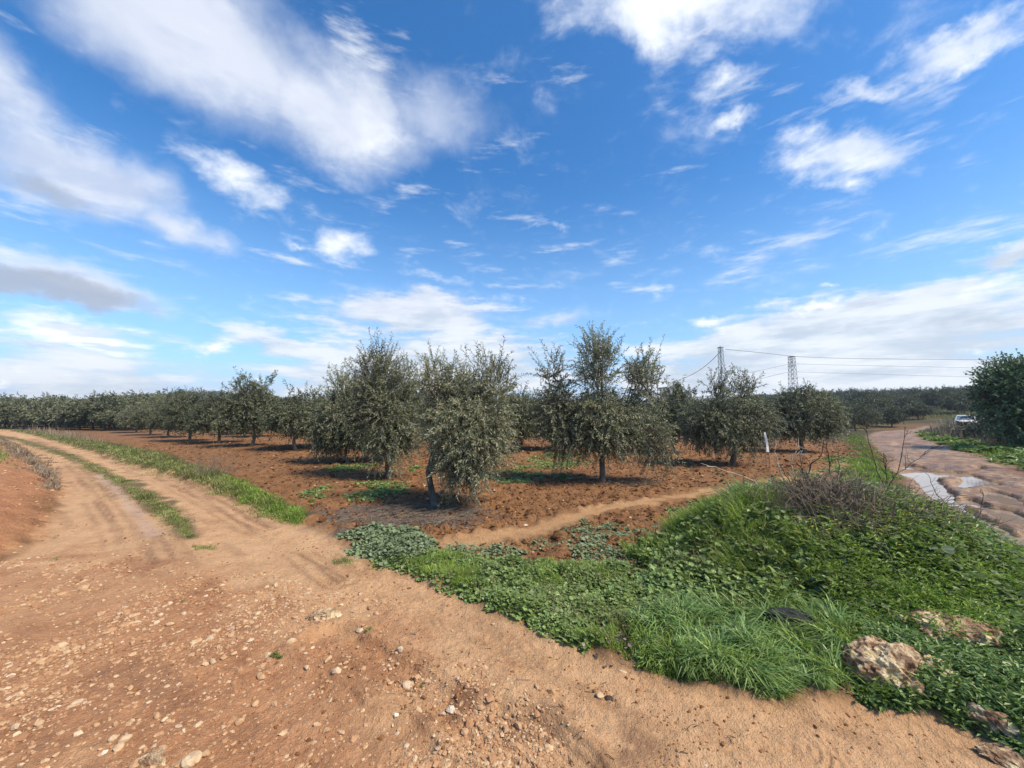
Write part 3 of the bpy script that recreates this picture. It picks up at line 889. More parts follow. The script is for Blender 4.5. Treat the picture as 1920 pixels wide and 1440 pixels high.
def auto_lobes(seed, H, W, base=0.45):
    r = np.random.default_rng(seed)
    L = []
    n = r.integers(4, 6)
    for k in range(n):
        a = 2 * PI * (k + r.uniform(-0.3, 0.3)) / n
        rr = W * r.uniform(0.20, 0.28)
        L.append((rr * math.cos(a), rr * math.sin(a), H * r.uniform(0.42, 0.54), W * 0.25, W * 0.25, H * r.uniform(0.17, 0.24), 1.0))
    L.append((0, 0, H * 0.52, W * 0.32, W * 0.32, H * 0.28, 1.0))
    for k in range(r.integers(2, 4)):
        a = r.uniform(0, 2 * PI); rr = W * r.uniform(0.08, 0.24)
        L.append((rr * math.cos(a), rr * math.sin(a), H * r.uniform(0.72, 0.82), W * 0.13, W * 0.13, H * 0.15, 0.8))
    return L


GRP = 'olive trees of the orchard'
z0 = lambda x, y: float(ground_z(x, y)[0]) - 0.02


def on(px, py):
    x, y = P(px, py); return (x, y, z0(x, y))


t1 = make_tree('olive_tree', 'nearest olive tree, low bushy crown hanging almost to the soil with a pale leaning limb', 'olive tree', on(815, 952), dict(
    seed=1, H=3.0, lobes=[(0.62, -0.1, 1.35, .70, .72, .62, 1.15), (0.55, -0.30, 0.85, .42, .45, .40, 1.1), (0.95, .15, 2.05, .38, .42, .48, .7), (0.0, .1, 2.1, .30, .35, .46, .6), (0.38, .25, 1.85, .50, .5, .5, .7), (-.02, .2, 1.4, .34, .4, .36, .45)],
    n_shoot=2250, per=20, LL=.068, LW=.0165, trunk_h=.60, trunk_r=.062, lean=(-0.12, 0.05), spike=.6, droop=.4, shoot_len=(.2, .44)), group=GRP)
t1b = make_tree('olive_tree', 'tall airy olive tree close behind the nearest one on its left, branches hanging low', 'olive tree', on(730, 900), dict(
    seed=6, H=3.4, lobes=[(-.35, 0, 2.45, .52, .55, .72, .9), (.28, .1, 2.3, .36, .45, .6, .6), (-.1, 0, 1.55, .78, .7, .62, 1.1), (-.72, 0, 1.95, .36, .4, .5, .6), (.0, -.1, .85, .42, .45, .45, 1.0), (.35, 0, 1.25, .42, .45, .5, .7)],
    n_shoot=1800, per=20, LL=.078, LW=.0185, trunk_h=.75, trunk_r=.055, lean=(.05, 0), spike=.65, droop=.5, shoot_len=(.22, .46)), group=GRP)
t2 = make_tree('olive_tree', 'tallest olive tree near the middle, dark central spire and drooping right side', 'olive tree', on(1130, 908), dict(
    seed=2, H=3.65, lobes=[(-0.08, 0, 2.65, .48, .5, .75, .8), (-1.05, .1, 1.75, .48, .55, .55, .8), (-1.1, .2, 2.55, .28, .3, .45, .55), (-0.85, 0, 1.05, .52, .55, .42, .9), (1.05, .1, 2.3, .45, .5, .65, .85), (1.12, -.1, 1.1, .44, .5, .60, 1.0),
                           (0.0, -.05, 1.45, .85, .8, .65, 1.2), (.25, -.3, 1.05, .4, .35, .3, .9)],
    n_shoot=2450, per=20, LL=.080, LW=.020, trunk_h=.70, trunk_r=.07, lean=(0.0, 0.02), spike=.65, droop=.4, shoot_len=(.22, .46)), group=GRP)
t3 = make_tree('olive_tree', 'wide olive tree behind the white stake, thin upright shoots above its crown', 'olive tree', on(1372, 873), dict(
    seed=3, H=3.2, lobes=[(-.55, 0, 1.45, .85, .85, .62, 1.0), (.50, 0, 1.45, .82, .8, .62, 1.0), (0, -.2, 1.25, .8, .8, .6, 1.0), (-.45, 0, 2.45, .30, .35, .45, .4), (.55, .1, 2.45, .34, .35, .45, .45), (-.95, .1, 1.2, .5, .5, .5, .8), (.1, 0, 2.1, .6, .6, .3, .5)],
    n_shoot=1900, per=22, LL=.095, LW=.024, trunk_h=.7, trunk_r=.085, lean=(-.1, 0), spike=.75, droop=.5), group=GRP)
t4 = make_tree('olive_tree', 'rounded olive tree at the right end of the front row beside the grassy strip', 'olive tree', on(1508, 851), dict(
    seed=4, H=2.85, lobes=[(-.6, 0, 1.45, .8, .8, .75, 1.0), (.75, 0, 1.45, .75, .8, .75, 1.0), (0, -.1, 1.6, .9, .8, .7, 1.0), (-.2, 0, 2.3, .5, .5, .3, .6), (.5, 0, 2.1, .6, .6, .35, .6)],
    n_shoot=1500, per=20, LL=.115, LW=.032, trunk_h=.75, trunk_r=.08, spike=.6, droop=.4), group=GRP)
t5 = make_tree('olive_tree', 'slender tall olive tree in the row left of the nearest tree, thin trunk', 'olive tree', on(653, 873), dict(
    seed=5, H=3.05, lobes=[(-.1, 0, 1.5, .62, .65, .7, 1.0), (-.55, 0, 1.3, .5, .5, .6, .9), (.25, 0, 1.2, .5, .5, .5, .9), (-.25, 0, 2.3, .36, .4, .45, .6), (-.75, .1, .75, .35, .4, .4, .8)],
    n_shoot=1500, per=20, LL=.10, LW=.026, trunk_h=.55, trunk_r=.05, spike=.7, droop=.7), group=GRP)

# four medium and three far kinds, each built once and copied
protos = []
for k, (s, H, W) in enumerate([(21, 3.0, 3.0), (22, 2.75, 3.2), (23, 3.2, 2.8), (24, 2.9, 3.3)]):
    protos.append(dict(seed=s, H=H, lobes=auto_lobes(s, H, W), n_shoot=1150, per=18, LL=.12, LW=.036, trunk_h=.7, trunk_r=.07, spike=.7, droop=.3, twig=False, leaf_mat=M_OLIVE_SHADED, shoot_len=(.22, .48)))
farp = []
for k, (s, H, W) in enumerate([(31, 3.0, 3.4), (32, 2.8, 3.6), (33, 3.2, 3.2)]):
    farp.append(dict(seed=s, H=H, lobes=auto_lobes(s, H, W), n_shoot=560, per=12, LL=.23, LW=.085, trunk_h=.7, trunk_r=.08, spike=.6, droop=.2, twig=False, leaf_mat=M_OLIVE_SHADED))
MID = []; FAR = []


def put_tree(x, y, label, far=None, sc=1.0, group=GRP, k=None):
    d = math.hypot(x, y)
    use = (d > 34) if far is None else far
    store, par = (FAR, farp) if use else (MID, protos)
    k = random.randrange(len(par)) if k is None else k % len(par)
    rz = random.uniform(0, 2 * PI)
    while len(store) <= k: store.append(None)
    loc = (x, y, z0(x, y))
    if store[k] is None:
        store[k] = make_tree('olive_tree', label, 'olive tree', loc, par[k], rz, group)
        store[k].scale = (sc,) * 3
        return store[k]
    return copy_thing(store[k], loc, rz, sc, label, group)


NEAR = [
    (702, 868, 'small olive tree with a thin dark trunk seen just left of the nearest tree', 0.92, 0),
    (555, 846, 'olive tree in the left row with a slim trunk, second beyond the slender tall one', 1.05, 1),
    (472, 839, 'bushy olive tree in the left row with its bare trunk clear of the crown', 1.15, 2),
    (410, 832, 'olive tree in the left row between the bare-trunked tree and the dark-trunked one', 1.1, 3),
    (355, 828, 'olive tree in the left row with a short thick dark trunk', 1.1, 0),
    (318, 820, 'olive tree toward the far end of the left row, crown joined with its neighbours', 1.0, 1),
    (283, 816, 'low olive tree near the far end of the left row above the open soil', 1.0, 2),
    (255, 811, 'last olive tree of the left row, standing at the edge of the open soil', 1.0, 3),
    (1036, 846, 'olive tree half hidden in the gap between the two biggest trees', 1.0, 3),
    (965, 850, 'olive tree directly behind the right side of the nearest tree', 1.0, 1),
    (1265, 850, 'olive tree half hidden behind the drooping right side of the tallest tree', 0.95, 2),
    (1440, 838, 'olive tree seen between the wide tree by the white stake and the rounded tree', 0.85, 0),
    (1605, 808, 'low dark olive tree touching the ground just left of where the muddy track bends', 0.95, 1),
    (590, 840, 'olive tree behind the slender tall one, its crown filling the row', 0.95, 3),
    
]
taken = [np.array(t.location[:2]) for t in (t1, t1b, t2, t3, t4, t5)]
for px, py, lab, sc, k in NEAR:
    x, y = P(px, py); put_tree(x, y, lab, False, sc, k=k); taken.append(np.array([x, y]))

# the rest of the orchard, on its planting grid
o0 = P(815, 952)
va, vb = np.array([0.82, 0.57]) * 5.2, np.array([-0.64, 0.77]) * 5.4
rowlab = ['olive tree of the rows behind the nearest trees, crown merging with its neighbours',
          'distant olive tree deep in the orchard, only the top of its crown showing',
          ]
for j in range(1, 15):
    for i in range(0, 13):
        p = o0 + va * (i + random.uniform(-.15, .15)) + vb * (j + random.uniform(-.15, .15))
        if min(np.hypot(*(p - q)) for q in taken) < 3.0: continue
        a = p[0] / max(p[1], .1)
        if a > 1.05 or a < -1.0: continue
        if sdist(p[0:1], p[1:2], MUD)[0] < 2.0: continue
        if j + i > 17: continue
        taken.append(p)
        put_tree(p[0], p[1], rowlab[0 if j < 4 else 1], None, random.uniform(.72, 1.28))
# the block closing the open soil on the far left
for row in range(4):
    for q in range(-3, 13):
        px = 8 + q * 24 + row * 11 + random.uniform(-5, 5)
        base = 803 + (px / 280.0) * 5 - row * 4.2
        x, y = P(px, base)
        if y > 140 or (px > 270 and row == 0): continue
        put_tree(x, y, ['olive tree in the front row closing the open soil on the far left', 'olive tree of the block on the far left, behind its front row'][row > 0], True, random.uniform(.95, 1.2) * (1.15 + 0.1 * row), 'olive trees of the far left block')
# the trees on the right, up the slope
RIGHT = [(1722, 786, 54, 1.0, 'pale rounded olive bush standing alone beyond the bend of the muddy track'), (1655, 790, 52, 1.15, 'olive tree left of the pale rounded bush at the foot of the slope'),
         (1570, 795, 40, 1.0, 'dark olive tree behind the rounded tree of the front row'), (1625, 792, 45, 1.0, 'olive tree beyond the track bend, in front of the wooded slope'), (1597, 800, 47, 1.2, 'olive tree with its crown low to the ground left of the track bend'), (1640, 785, 58, 1.35, 'taller olive tree behind those left of the track bend'), (1690, 788, 62, 1.1, 'olive tree partly behind the pale rounded bush')]
for px, py, Y, sc, lab in RIGHT:
    v = at(px, py, Y); put_tree(v.x, v.y, lab, True, sc, 'olive trees below the right slope')
for q in range(150):
    px = random.uniform(1390, 1985); Y = random.uniform(56, 140)
    v = at(px, 760, Y)
    if min(np.hypot(v.x - w[0], v.y - w[1]) for w in taken) < 2.8: continue
    taken.append(np.array([v.x, v.y]))
    put_tree(v.x, v.y, 'olive tree among many on the low wooded slope to the right', True, random.uniform(.85, 1.5), 'olive trees on the right slope')

# the dark broad-leaved tree at the right edge
x, y = P(1928, 846)
make_tree('carob_tree', 'dense dark green broad-leaved tree at the right edge above the grassy verge', 'tree', (x, y, z0(x, y)), dict(
    seed=9, H=4.2, lobes=[(0.2, 0, 2.6, 1.6, 1.5, 1.2, 1.0), (-.9, -.2, 1.6, .85, 1.0, 1.0, 1.0), (1.4, 0, 2.0, 1.5, 1.5, 1.4, 1.0), (-.9, 0, 2.9, .8, .8, .6, .8), (.2, 0, 3.4, 1.0, 1.0, .5, .8), (-.2, -.4, 1.15, 1.1, .8, .6, 1.0), (2.2, 0, 3.2, 1.2, 1.2, .9, .9), (-1.6, .1, 2.6, .45, .5, .28, .5)],
    n_shoot=3600, per=16, LL=.075, LW=.08, trunk_h=.8, trunk_r=.16, spike=.35, droop=.35, kind='broad', bark=M_BARKD, shoot_len=(.3, .6)))


# scrub covering the hills and the distance: one mass each
def scrub(name, label, pts, size, nleaf, seed):
    r = np.random.default_rng(seed)
    n = len(pts)
    c = np.c_[pts, ground_z(pts[:, 0], pts[:, 1])]
    s = r.uniform(0.6, 1.25, n) * size
    u = norm(r.normal(size=(n, nleaf, 3))); u[..., 2] = np.abs(u[..., 2]) * 1.0
    lob = 0.75 + 0.35 * np.sin(u[..., 0] * 5 + c[:, None, 0]) * np.sin(u[..., 2] * 6 + c[:, None, 1])
    pos = c[:, None] + u * (s[:, None] * r.uniform(.55, 1.0, (n, nleaf)) * lob)[..., None] * np.array([1, 1, 1.05])
    pos = pos.reshape(-1, 3)
    dr = norm(r.normal(size=(n * nleaf, 3))); nr = norm(r.normal(size=(n * nleaf, 3)) + np.array([0, 0, .6]))
    tone = np.clip(.5 + .25 * np.repeat(r.normal(size=n), nleaf) + .2 * r.normal(size=n * nleaf), 0, 1)
    V, Q, rn = leaf_cards(pos, dr, nr, np.repeat(s, nleaf) * .34, np.repeat(s, nleaf) * .22, tone)
    o = mesh_np(name, V, [Q], M_SCRUB, {'rnd': rn})
    return tag(o, label, 'scrub', kind='stuff')


def ring(n, x0, x1, y0, y1, seed):
    r = np.random.default_rng(seed)
    Y = np.exp(r.uniform(math.log(y0), math.log(y1), n)); px = r.uniform(x0, x1, n)
    return np.stack([(px - 960) / F * Y, Y], 1)


scrub('scrub', 'dark scrub and woodland covering the low hill behind the orchard on the left', ring(2600, -80, 760, 185, 420, 41), 2.4, 34, 42)
scrub('scrub', 'hazy wooded rise far behind the right-hand trees', ring(900, 1250, 2050, 150, 420, 43), 2.8, 42, 44)

# ------------------------------------------------------------------ power line
def pylon(label, px, top, Y, w_top, w_bot, arms, tilt=0.0):
    b = at(px, 770, Y); tpt = at(px, top, Y)
    gz = z0(b.x, b.y); H = tpt.z - gz
    t = thing('lattice_pylon', label, 'pylon', (b.x, b.y, gz), 0.35, 'power line pylons')
    hw = lambda z: (w_bot + (w_top - w_bot) * min(1, (z / H) ** 0.75)) / 2
    r = 0.085
    for sx in (-1, 1):
        for sy in (-1, 1):
            g = Geo(); g.tube([(sx * hw(z), sy * hw(z), z) for z in np.linspace(-.3, H, 9)], r * 1.3, 4); g.build('leg', M_STEEL, t)
    g = Geo(); n = 11
    zs = H * (1 - (1 - np.linspace(0, 1, n)) ** 1.25)
    for a, c in zip(zs[:-1], zs[1:]):
        for (x0, y0, x1, y1) in ((-1, -1, 1, -1), (1, -1, 1, 1), (1, 1, -1, 1), (-1, 1, -1, -1)):
            g.bar((x0 * hw(a), y0 * hw(a), a), (x1 * hw(c), y1 * hw(c), c), r * .75)
            g.bar((x1 * hw(a), y1 * hw(a), a), (x0 * hw(c), y0 * hw(c), c), r * .75)
            g.bar((x0 * hw(c), y0 * hw(c), c), (x1 * hw(c), y1 * hw(c), c), r * .7)
    g.build('bracing', M_STEEL, t)
    if arms:
        for zf, ln in arms:
            z = H * zf; g = Geo()
            for sy in (-1, 1):
                g.bar((-ln, 0, z), (ln, 0, z), r)
                g.bar((-ln, 0, z), (-hw(z), sy * hw(z), z + 2.4), r * .8); g.bar((ln, 0, z), (hw(z), sy * hw(z), z + 2.4), r * .8)
            g.build('crossarm', M_STEEL, t)
            for s in (-1, 1):
                q = Geo(); q.tube([(s * ln, 0, z), (s * ln, 0, z - 1.7)], .11, 6); q.build('insulator', M_CABLE, t)
    else:
        g = Geo(); g.tube([(w_top * .5 * math.cos(a), 0, H + w_top * .45 * math.sin(a)) for a in np.linspace(0, PI, 9)], r, 5); g.build('top_hoop', M_STEEL, t)
    g = Geo(); g.box((0, 0, H + .06), (w_top + .5, w_top + .5, .22)); g.build('top_frame', M_STEEL, t)
    return t


pylon('narrow lattice pylon rising above the wide olive tree, left of the other pylon', 1356, 652, 160, 1.25, 2.6, None)
pylon('wider lattice pylon with short crossarms, right of the narrow one', 1490, 669, 190, 2.0, 3.4, [(.80, 1.6)])


def cable(label, pts, rad):
    pts = np.array([tuple(at(*p)) for p in pts]); P2 = []
    t = np.linspace(0, 1, len(pts)); tt = np.linspace(0, 1, 60)
    for k in range(3):
        co = np.polyfit(t, pts[:, k], min(len(pts) - 1, 3)); P2.append(np.polyval(co, tt))
    g = Geo(); g.tube(np.array(P2).T, rad, 5)
    tag(g.build('power_cable', M_CABLE), label, 'cable', 'power line cables')


cable('thick top cable running right from the narrow pylon over the wider one', [(1360, 655, 160), (1490, 668, 189), (1660, 673, 200), (2150, 676, 215)], .095)
cable('thick cable sloping down left from the top of the narrow pylon into the trees', [(1353, 656, 160), (1320, 688, 175), (1285, 708, 200), (1250, 718, 230)], .11)
cable('thin upper cable to the right of the wider pylon', [(1497, 682, 190), (1650, 686, 195), (2150, 696, 215)], .055)
cable('thin lower cable to the right of the wider pylon', [(1497, 697, 190), (1650, 702, 195), (2150, 716, 215)], .055)
cable('thin upper cable to the left of the wider pylon', [(1484, 682, 190), (1450, 689, 205), (1400, 700, 225)], .06)
cable('thin lower cable to the left of the wider pylon', [(1484, 697, 190), (1450, 704, 205), (1400, 718, 225)], .065)


# ------------------------------------------------------------------ ribbed silo far behind the trees
def silo():
    v = at(1253, 745, 200)
    gz = z0(v.x, v.y); H = at(1253, 728, 200).z - gz
    t = thing('grain_silo', 'pale tan ribbed concrete silo block far behind the trees', 'silo', (v.x, v.y, gz), -.3)
    for k in range(4):
        g = Geo(); a = np.linspace(0, 1, 4)
        g.tube([((k - 1.5) * 2.05, 0, z) for z in (-.3, H * .5, H)], 1.0, 14); g.build('silo_bin', M_CONC, t, True)
    g = Geo(); g.box((0, 0, H + .25), (8.3, 2.0, .45)); g.build('roof_slab', M_CONC, t)


silo()


# ------------------------------------------------------------------ parked car beyond the dry grass
def car():
    v = at(1811, 790, 42); gz = z0(v.x, v.y)
    fac = math.atan2(-v.x, v.y) + 0.0
    t = thing('parked_car', 'small old white car with a yellowish front parked beyond the dry grass', 'car', (v.x, v.y, gz + .02), fac)
    # lengthwise profile, y is length (front towards -y)
    prof = [(-1.85, .35), (-1.88, .62), (-1.80, .78), (-.85, .90), (-.30, 1.42), (.95, 1.44), (1.50, .95), (1.85, .88), (1.88, .40)]
    V = []; n = len(prof)
    for s in (-1, 1):
        for (yy, zz) in prof:
            w = .80 if zz < 1.0 else .62
            V.append((s * w, yy, zz))
    faces = [tuple(range(n))[::-1], tuple(range(n, 2 * n))]
    me = bpy.data.meshes.new('body')
    fs = [faces[0], faces[1]] + [(k, (k + 1) % n, n + (k + 1) % n, n + k) for k in range(n)]
    me.from_pydata(V, [], fs); me.update(); me.materials.append(M_WHITE)
    b = bpy.data.objects.new('body', me); COL.objects.link(b); b.parent = t
    bv = b.modifiers.new('bevel', 'BEVEL'); bv.width = .06; bv.segments = 3; bv.limit_method = 'ANGLE'
    def pane(name, pts):
        g = Geo(); g.add(pts, [(0, 1, 2, 3)]); return g.build(name, M_GLASS, t)
    o = .012
    pane('windscreen', [(-.64, -.83 - o, .95), (.64, -.83 - o, .95), (.55, -.36 - o, 1.38), (-.55, -.36 - o, 1.38)])
    pane('rear_window', [(.60, 1.47 + o, .99), (-.60, 1.47 + o, .99), (-.52, 1.02 + o, 1.40), (.52, 1.02 + o, 1.40)])
    for s in (-1, 1):
        pane('side_window', [(s * .745, -.62, .98), (s * .745, 1.25, .98), (s * .645, .85, 1.36), (s * .645, -.28, 1.36)])
        g = Geo(); g.tube([(s * .55, -1.84, .68), (s * .55, -1.91, .68)], .095, 14); g.build('headlight', M_LAMP, t)
        g = Geo(); g.box((s * .86, -.55, 1.0), (.14, .08, .11)); g.build('mirror', M_BLACK, t)
        for yy in (-1.2, 1.2):
            w = Geo(); w.tube([(s * .66, yy, .29), (s * .81, yy, .29)], .29, 20); wo = w.build('wheel', M_BLACK, t)
            h = Geo(); h.tube([(s * .80, yy, .29), (s * .825, yy, .29)], .17, 14); h.build('hubcap', M_CHROME, wo)
    g = Geo(); g.box((0, -1.90, .48), (1.58, .12, .17)); g.build('bumper', M_BUMPER, t)
    g = Geo(); g.box((0, -1.865, .67), (.72, .05, .12)); g.build('grille', M_BLACK, t)


car()


# ------------------------------------------------------------------ stakes with a white sleeve
def stake():
    x, y = P(1442, 884)
    t = thing('marker_stake', 'pair of thin wooden stakes holding a tall white plastic strip in the soil', 'marker stake', (x, y, z0(x, y)))
    for dx, l in ((-.07, .02), (.025, -.01)):
        g = Geo(); g.tube([(dx + .03, 0, -.1), (dx, 0, .45), (dx + l - .02, .01, .62)], .012, 6); g.build('stake', M_WOOD, t)
    g = Geo(); r = np.random.default_rng(5)
    P0 = []
    zs = np.linspace(.55, 1.10, 9)
    for z in zs:
        f = (z - .55) / .55
        c = -.02 - .045 * f + .012 * math.sin(f * 5); w = .036 - .014 * f
        P0 += [(c - w, -.02, z), (c + w, -.03 + .01 * math.sin(f * 7), z), (c + w, -.008, z), (c - w, .0, z)]
    q = [(k * 4 + a, k * 4 + (a + 1) % 4, k * 4 + 4 + (a + 1) % 4, k * 4 + 4 + a) for k in range(8) for a in range(4)]
    g.add(P0, q + [(0, 3, 2, 1), (32, 33, 34, 35)]); g.build('sleeve', M_WPLASTIC, t)


stake()


# ------------------------------------------------------------------ stones
def rock_verts(n_sub, seed, chops=7):
    import bmesh
    bm = bmesh.new(); bmesh.ops.create_icosphere(bm, subdivisions=n_sub, radius=1)
    V = np.array([v.co for v in bm.verts]); Fc = np.array([[v.index for v in f.verts] for f in bm.faces]); bm.free()
    r = np.random.default_rng(seed)
    # chop by random planes for facets
    for k in range(chops):
        nrm = norm(r.normal(size=3)); off = r.uniform(.55, .85)
        s = V @ nrm - off
        V = V - np.where(s > 0, s, 0)[:, None] * nrm * .9
    return V, Fc


def boulder(name, label, px, py, size, seed, rz=0, sink=.2, z=None, mat=None, group=None):
    x, y = P(px, py) if z is None else tuple(P(px, py, z))
    gz = z0(x, y)
    V, Fc = rock_verts(5, seed, 4)
    r = np.random.default_rng(seed)
    f = 1 + .22 * (fbm(V[:, 0] * 2.2 + seed, V[:, 1] * 2.2 + V[:, 2] * 1.7, seed, 4) - .5) * 2 + .07 * (fbm(V[:, 0] * 14 + V[:, 2] * 9, V[:, 1] * 14 - V[:, 2] * 11, seed + 5, 3) - .5) * 2 + .08 * (fbm(V[:, 0] * 7 + V[:, 2] * 4, V[:, 1] * 7 - V[:, 2] * 5, seed + 3, 3) - .5) * 2
    V = V * f[:, None] * np.array(size)
    V[:, 2] += size[2] * (1 - sink * 2)
    o = mesh_np(name, V, [Fc], mat or M_BOULDER, None, False)
    o.location = (x, y, gz - size[2] * .15); o.rotation_euler = (0, 0, rz)
    return tag(o, label, 'rock', group)


boulder('boulder', 'largest brown and cream boulder at the edge of the grass, lower right', 1668, 1283, (.235, .18, .155), 3, .1, .24)
boulder('boulder', 'second boulder, long and flat-topped, half buried in weeds behind the largest boulder', 1775, 1222, (.30, .16, .14), 8, -.25, .15)
boulder('boulder', 'low reddish rock lying against the right side of the largest boulder', 1742, 1290, (.17, .16, .11), 12, .6, .25)
boulder('boulder', 'cream rock at the corner of the dirt track and grass, low at the right edge', 1870, 1372, (.16, .10, .07), 15, -.5, .25)
boulder('boulder', 'pale flat stone buried flush in the track at the lower right corner', 1905, 1418, (.15, .10, .035), 17, -.4, .2)
boulder('boulder', 'whitish rough stone half buried in the middle of the dirt track', 609, 1150, (.125, .085, .05), 19, .2, .25)
boulder('boulder', 'yellowish flat-topped stone near the bottom edge of the dirt track', 288, 1420, (.075, .055, .045), 23, .1, .25)


def loose_stones():
    spots = []
    r = np.random.default_rng(77)
    big = [(160, 1100, .05), (120, 1210, .035), (145, 1312, .03), (222, 1235, .025), (295, 1340, .025), (310, 1345, .022), (545, 1207, .04), (490, 1262, .035), (400, 1235, .03), (420, 1228, .025), (640, 1128, .02), (575, 1110, .03),
           (765, 1270, .04), (830, 1322, .022), (785, 1330, .025), (685, 1120, .035), (720, 1125, .03), (705, 1145, .025), (675, 1178, .03), (682, 1243, .025), (615, 1243, .03), (750, 1220, .03), (470, 1195, .03), (365, 1195, .028),
           (410, 1205, .025), (440, 1220, .025), (385, 1240, .022), (360, 1420, .045), (255, 1430, .035), (385, 1408, .025), (212, 1383, .022), (235, 1385, .03), (222, 1402, .025), (515, 1310, .025), (480, 1312, .022), (450, 1342, .028), (510, 1120, .025),
           (1125, 1297, .03), (300, 1147, .025), (145, 1160, .02), (318, 1165, .035), (345, 1145, .025), (430, 1130, .025), (575, 1250, .025), (620, 1305, .022), (595, 1350, .022), (640, 1365, .022), (30, 1360, .03), (180, 1355, .02), (335, 1360, .02), (75, 1350, .025)]
    for px, py, s in big:
        spots.append((px, py, s))
    for k, (px, py, s) in enumerate(spots):
        x, y = P(px, py)
        V, Fc = rock_verts(2, 300 + k)
        sc = np.array([s, s * r.uniform(.6, .9), s * r.uniform(.45, .75)])
        V = V * sc
        o = mesh_np('stone', V, [Fc], M_STONE, {'rnd': np.full(len(V), r.uniform(.45, .95))}, False)
        o.location = (x, y, float(height(np.array([x]), np.array([y]))[0]) + sc[2] * .3); o.rotation_euler = (r.uniform(-.2, .2), r.uniform(-.2, .2), r.uniform(0, 6))
        tag(o, 'loose pale stone, larger than the grit around it, on the dirt track', 'stone', 'loose stones on the dirt track')
    for px, py, s, lab in ((1208, 1028, .05, 'white flattish stone in the weedy soil below the path'), (985, 988, .04, 'small whitish stone on the soil at the edge of the path'), (1142, 1300, .03, 'dark round clod lying on the smooth part of the track')):
        x, y = P(px, py); V, Fc = rock_verts(2, int(px)); V = V * np.array([s, s * .7, s * .5])
        o = mesh_np('stone', V, [Fc], M_STONE if s > .03 else M_BARKD, {'rnd': np.full(len(V), .99)}, False)
        o.location = (x, y, float(height(np.array([x]), np.array([y]))[0]) + s * .2)
        tag(o, lab, 'stone')


loose_stones()


def pebble_mesh(name, label, x, y, s, tone, seed, mat, sink=.02):
    r = np.random.default_rng(seed)
    t = (1 + 5 ** .5) / 2
    I = norm(np.array([(-1, t, 0), (1, t, 0), (-1, -t, 0), (1, -t, 0), (0, -1, t), (0, 1, t), (0, -1, -t), (0, 1, -t), (t, 0, -1), (t, 0, 1), (-t, 0, -1), (-t, 0, 1)], float))
    T = np.array([(0, 11, 5), (0, 5, 1), (0, 1, 7), (0, 7, 10), (0, 10, 11), (1, 5, 9), (5, 11, 4), (11, 10, 2), (10, 7, 6), (7, 1, 8), (3, 9, 4), (3, 4, 2), (3, 2, 6), (3, 6, 8), (3, 8, 9), (4, 9, 5), (2, 4, 11), (6, 2, 10), (8, 6, 7), (9, 8, 1)])
    n = len(x); z = height(x, y)
    V = I[None] * r.uniform(.65, 1.25, (n, 12, 1)) * np.stack([np.ones(n), r.uniform(.55, 1, n), r.uniform(.35, .75, n)], 1)[:, None]
    a = r.uniform(0, 2 * PI, n); ca, sa = np.cos(a)[:, None], np.sin(a)[:, None]
    V = np.stack([V[..., 0] * ca - V[..., 1] * sa, V[..., 0] * sa + V[..., 1] * ca, V[..., 2]], -1) * s[:, None, None]
    V += np.stack([x, y, z + s * sink], 1)[:, None]
    Fc = (np.arange(n)[:, None, None] * 12 + T[None]).reshape(-1, 3)
    o = mesh_np(name, V.reshape(-1, 3), [Fc], mat, {'rnd': np.repeat(tone, 12)})
    return tag(o, label, 'gravel', kind='stuff')


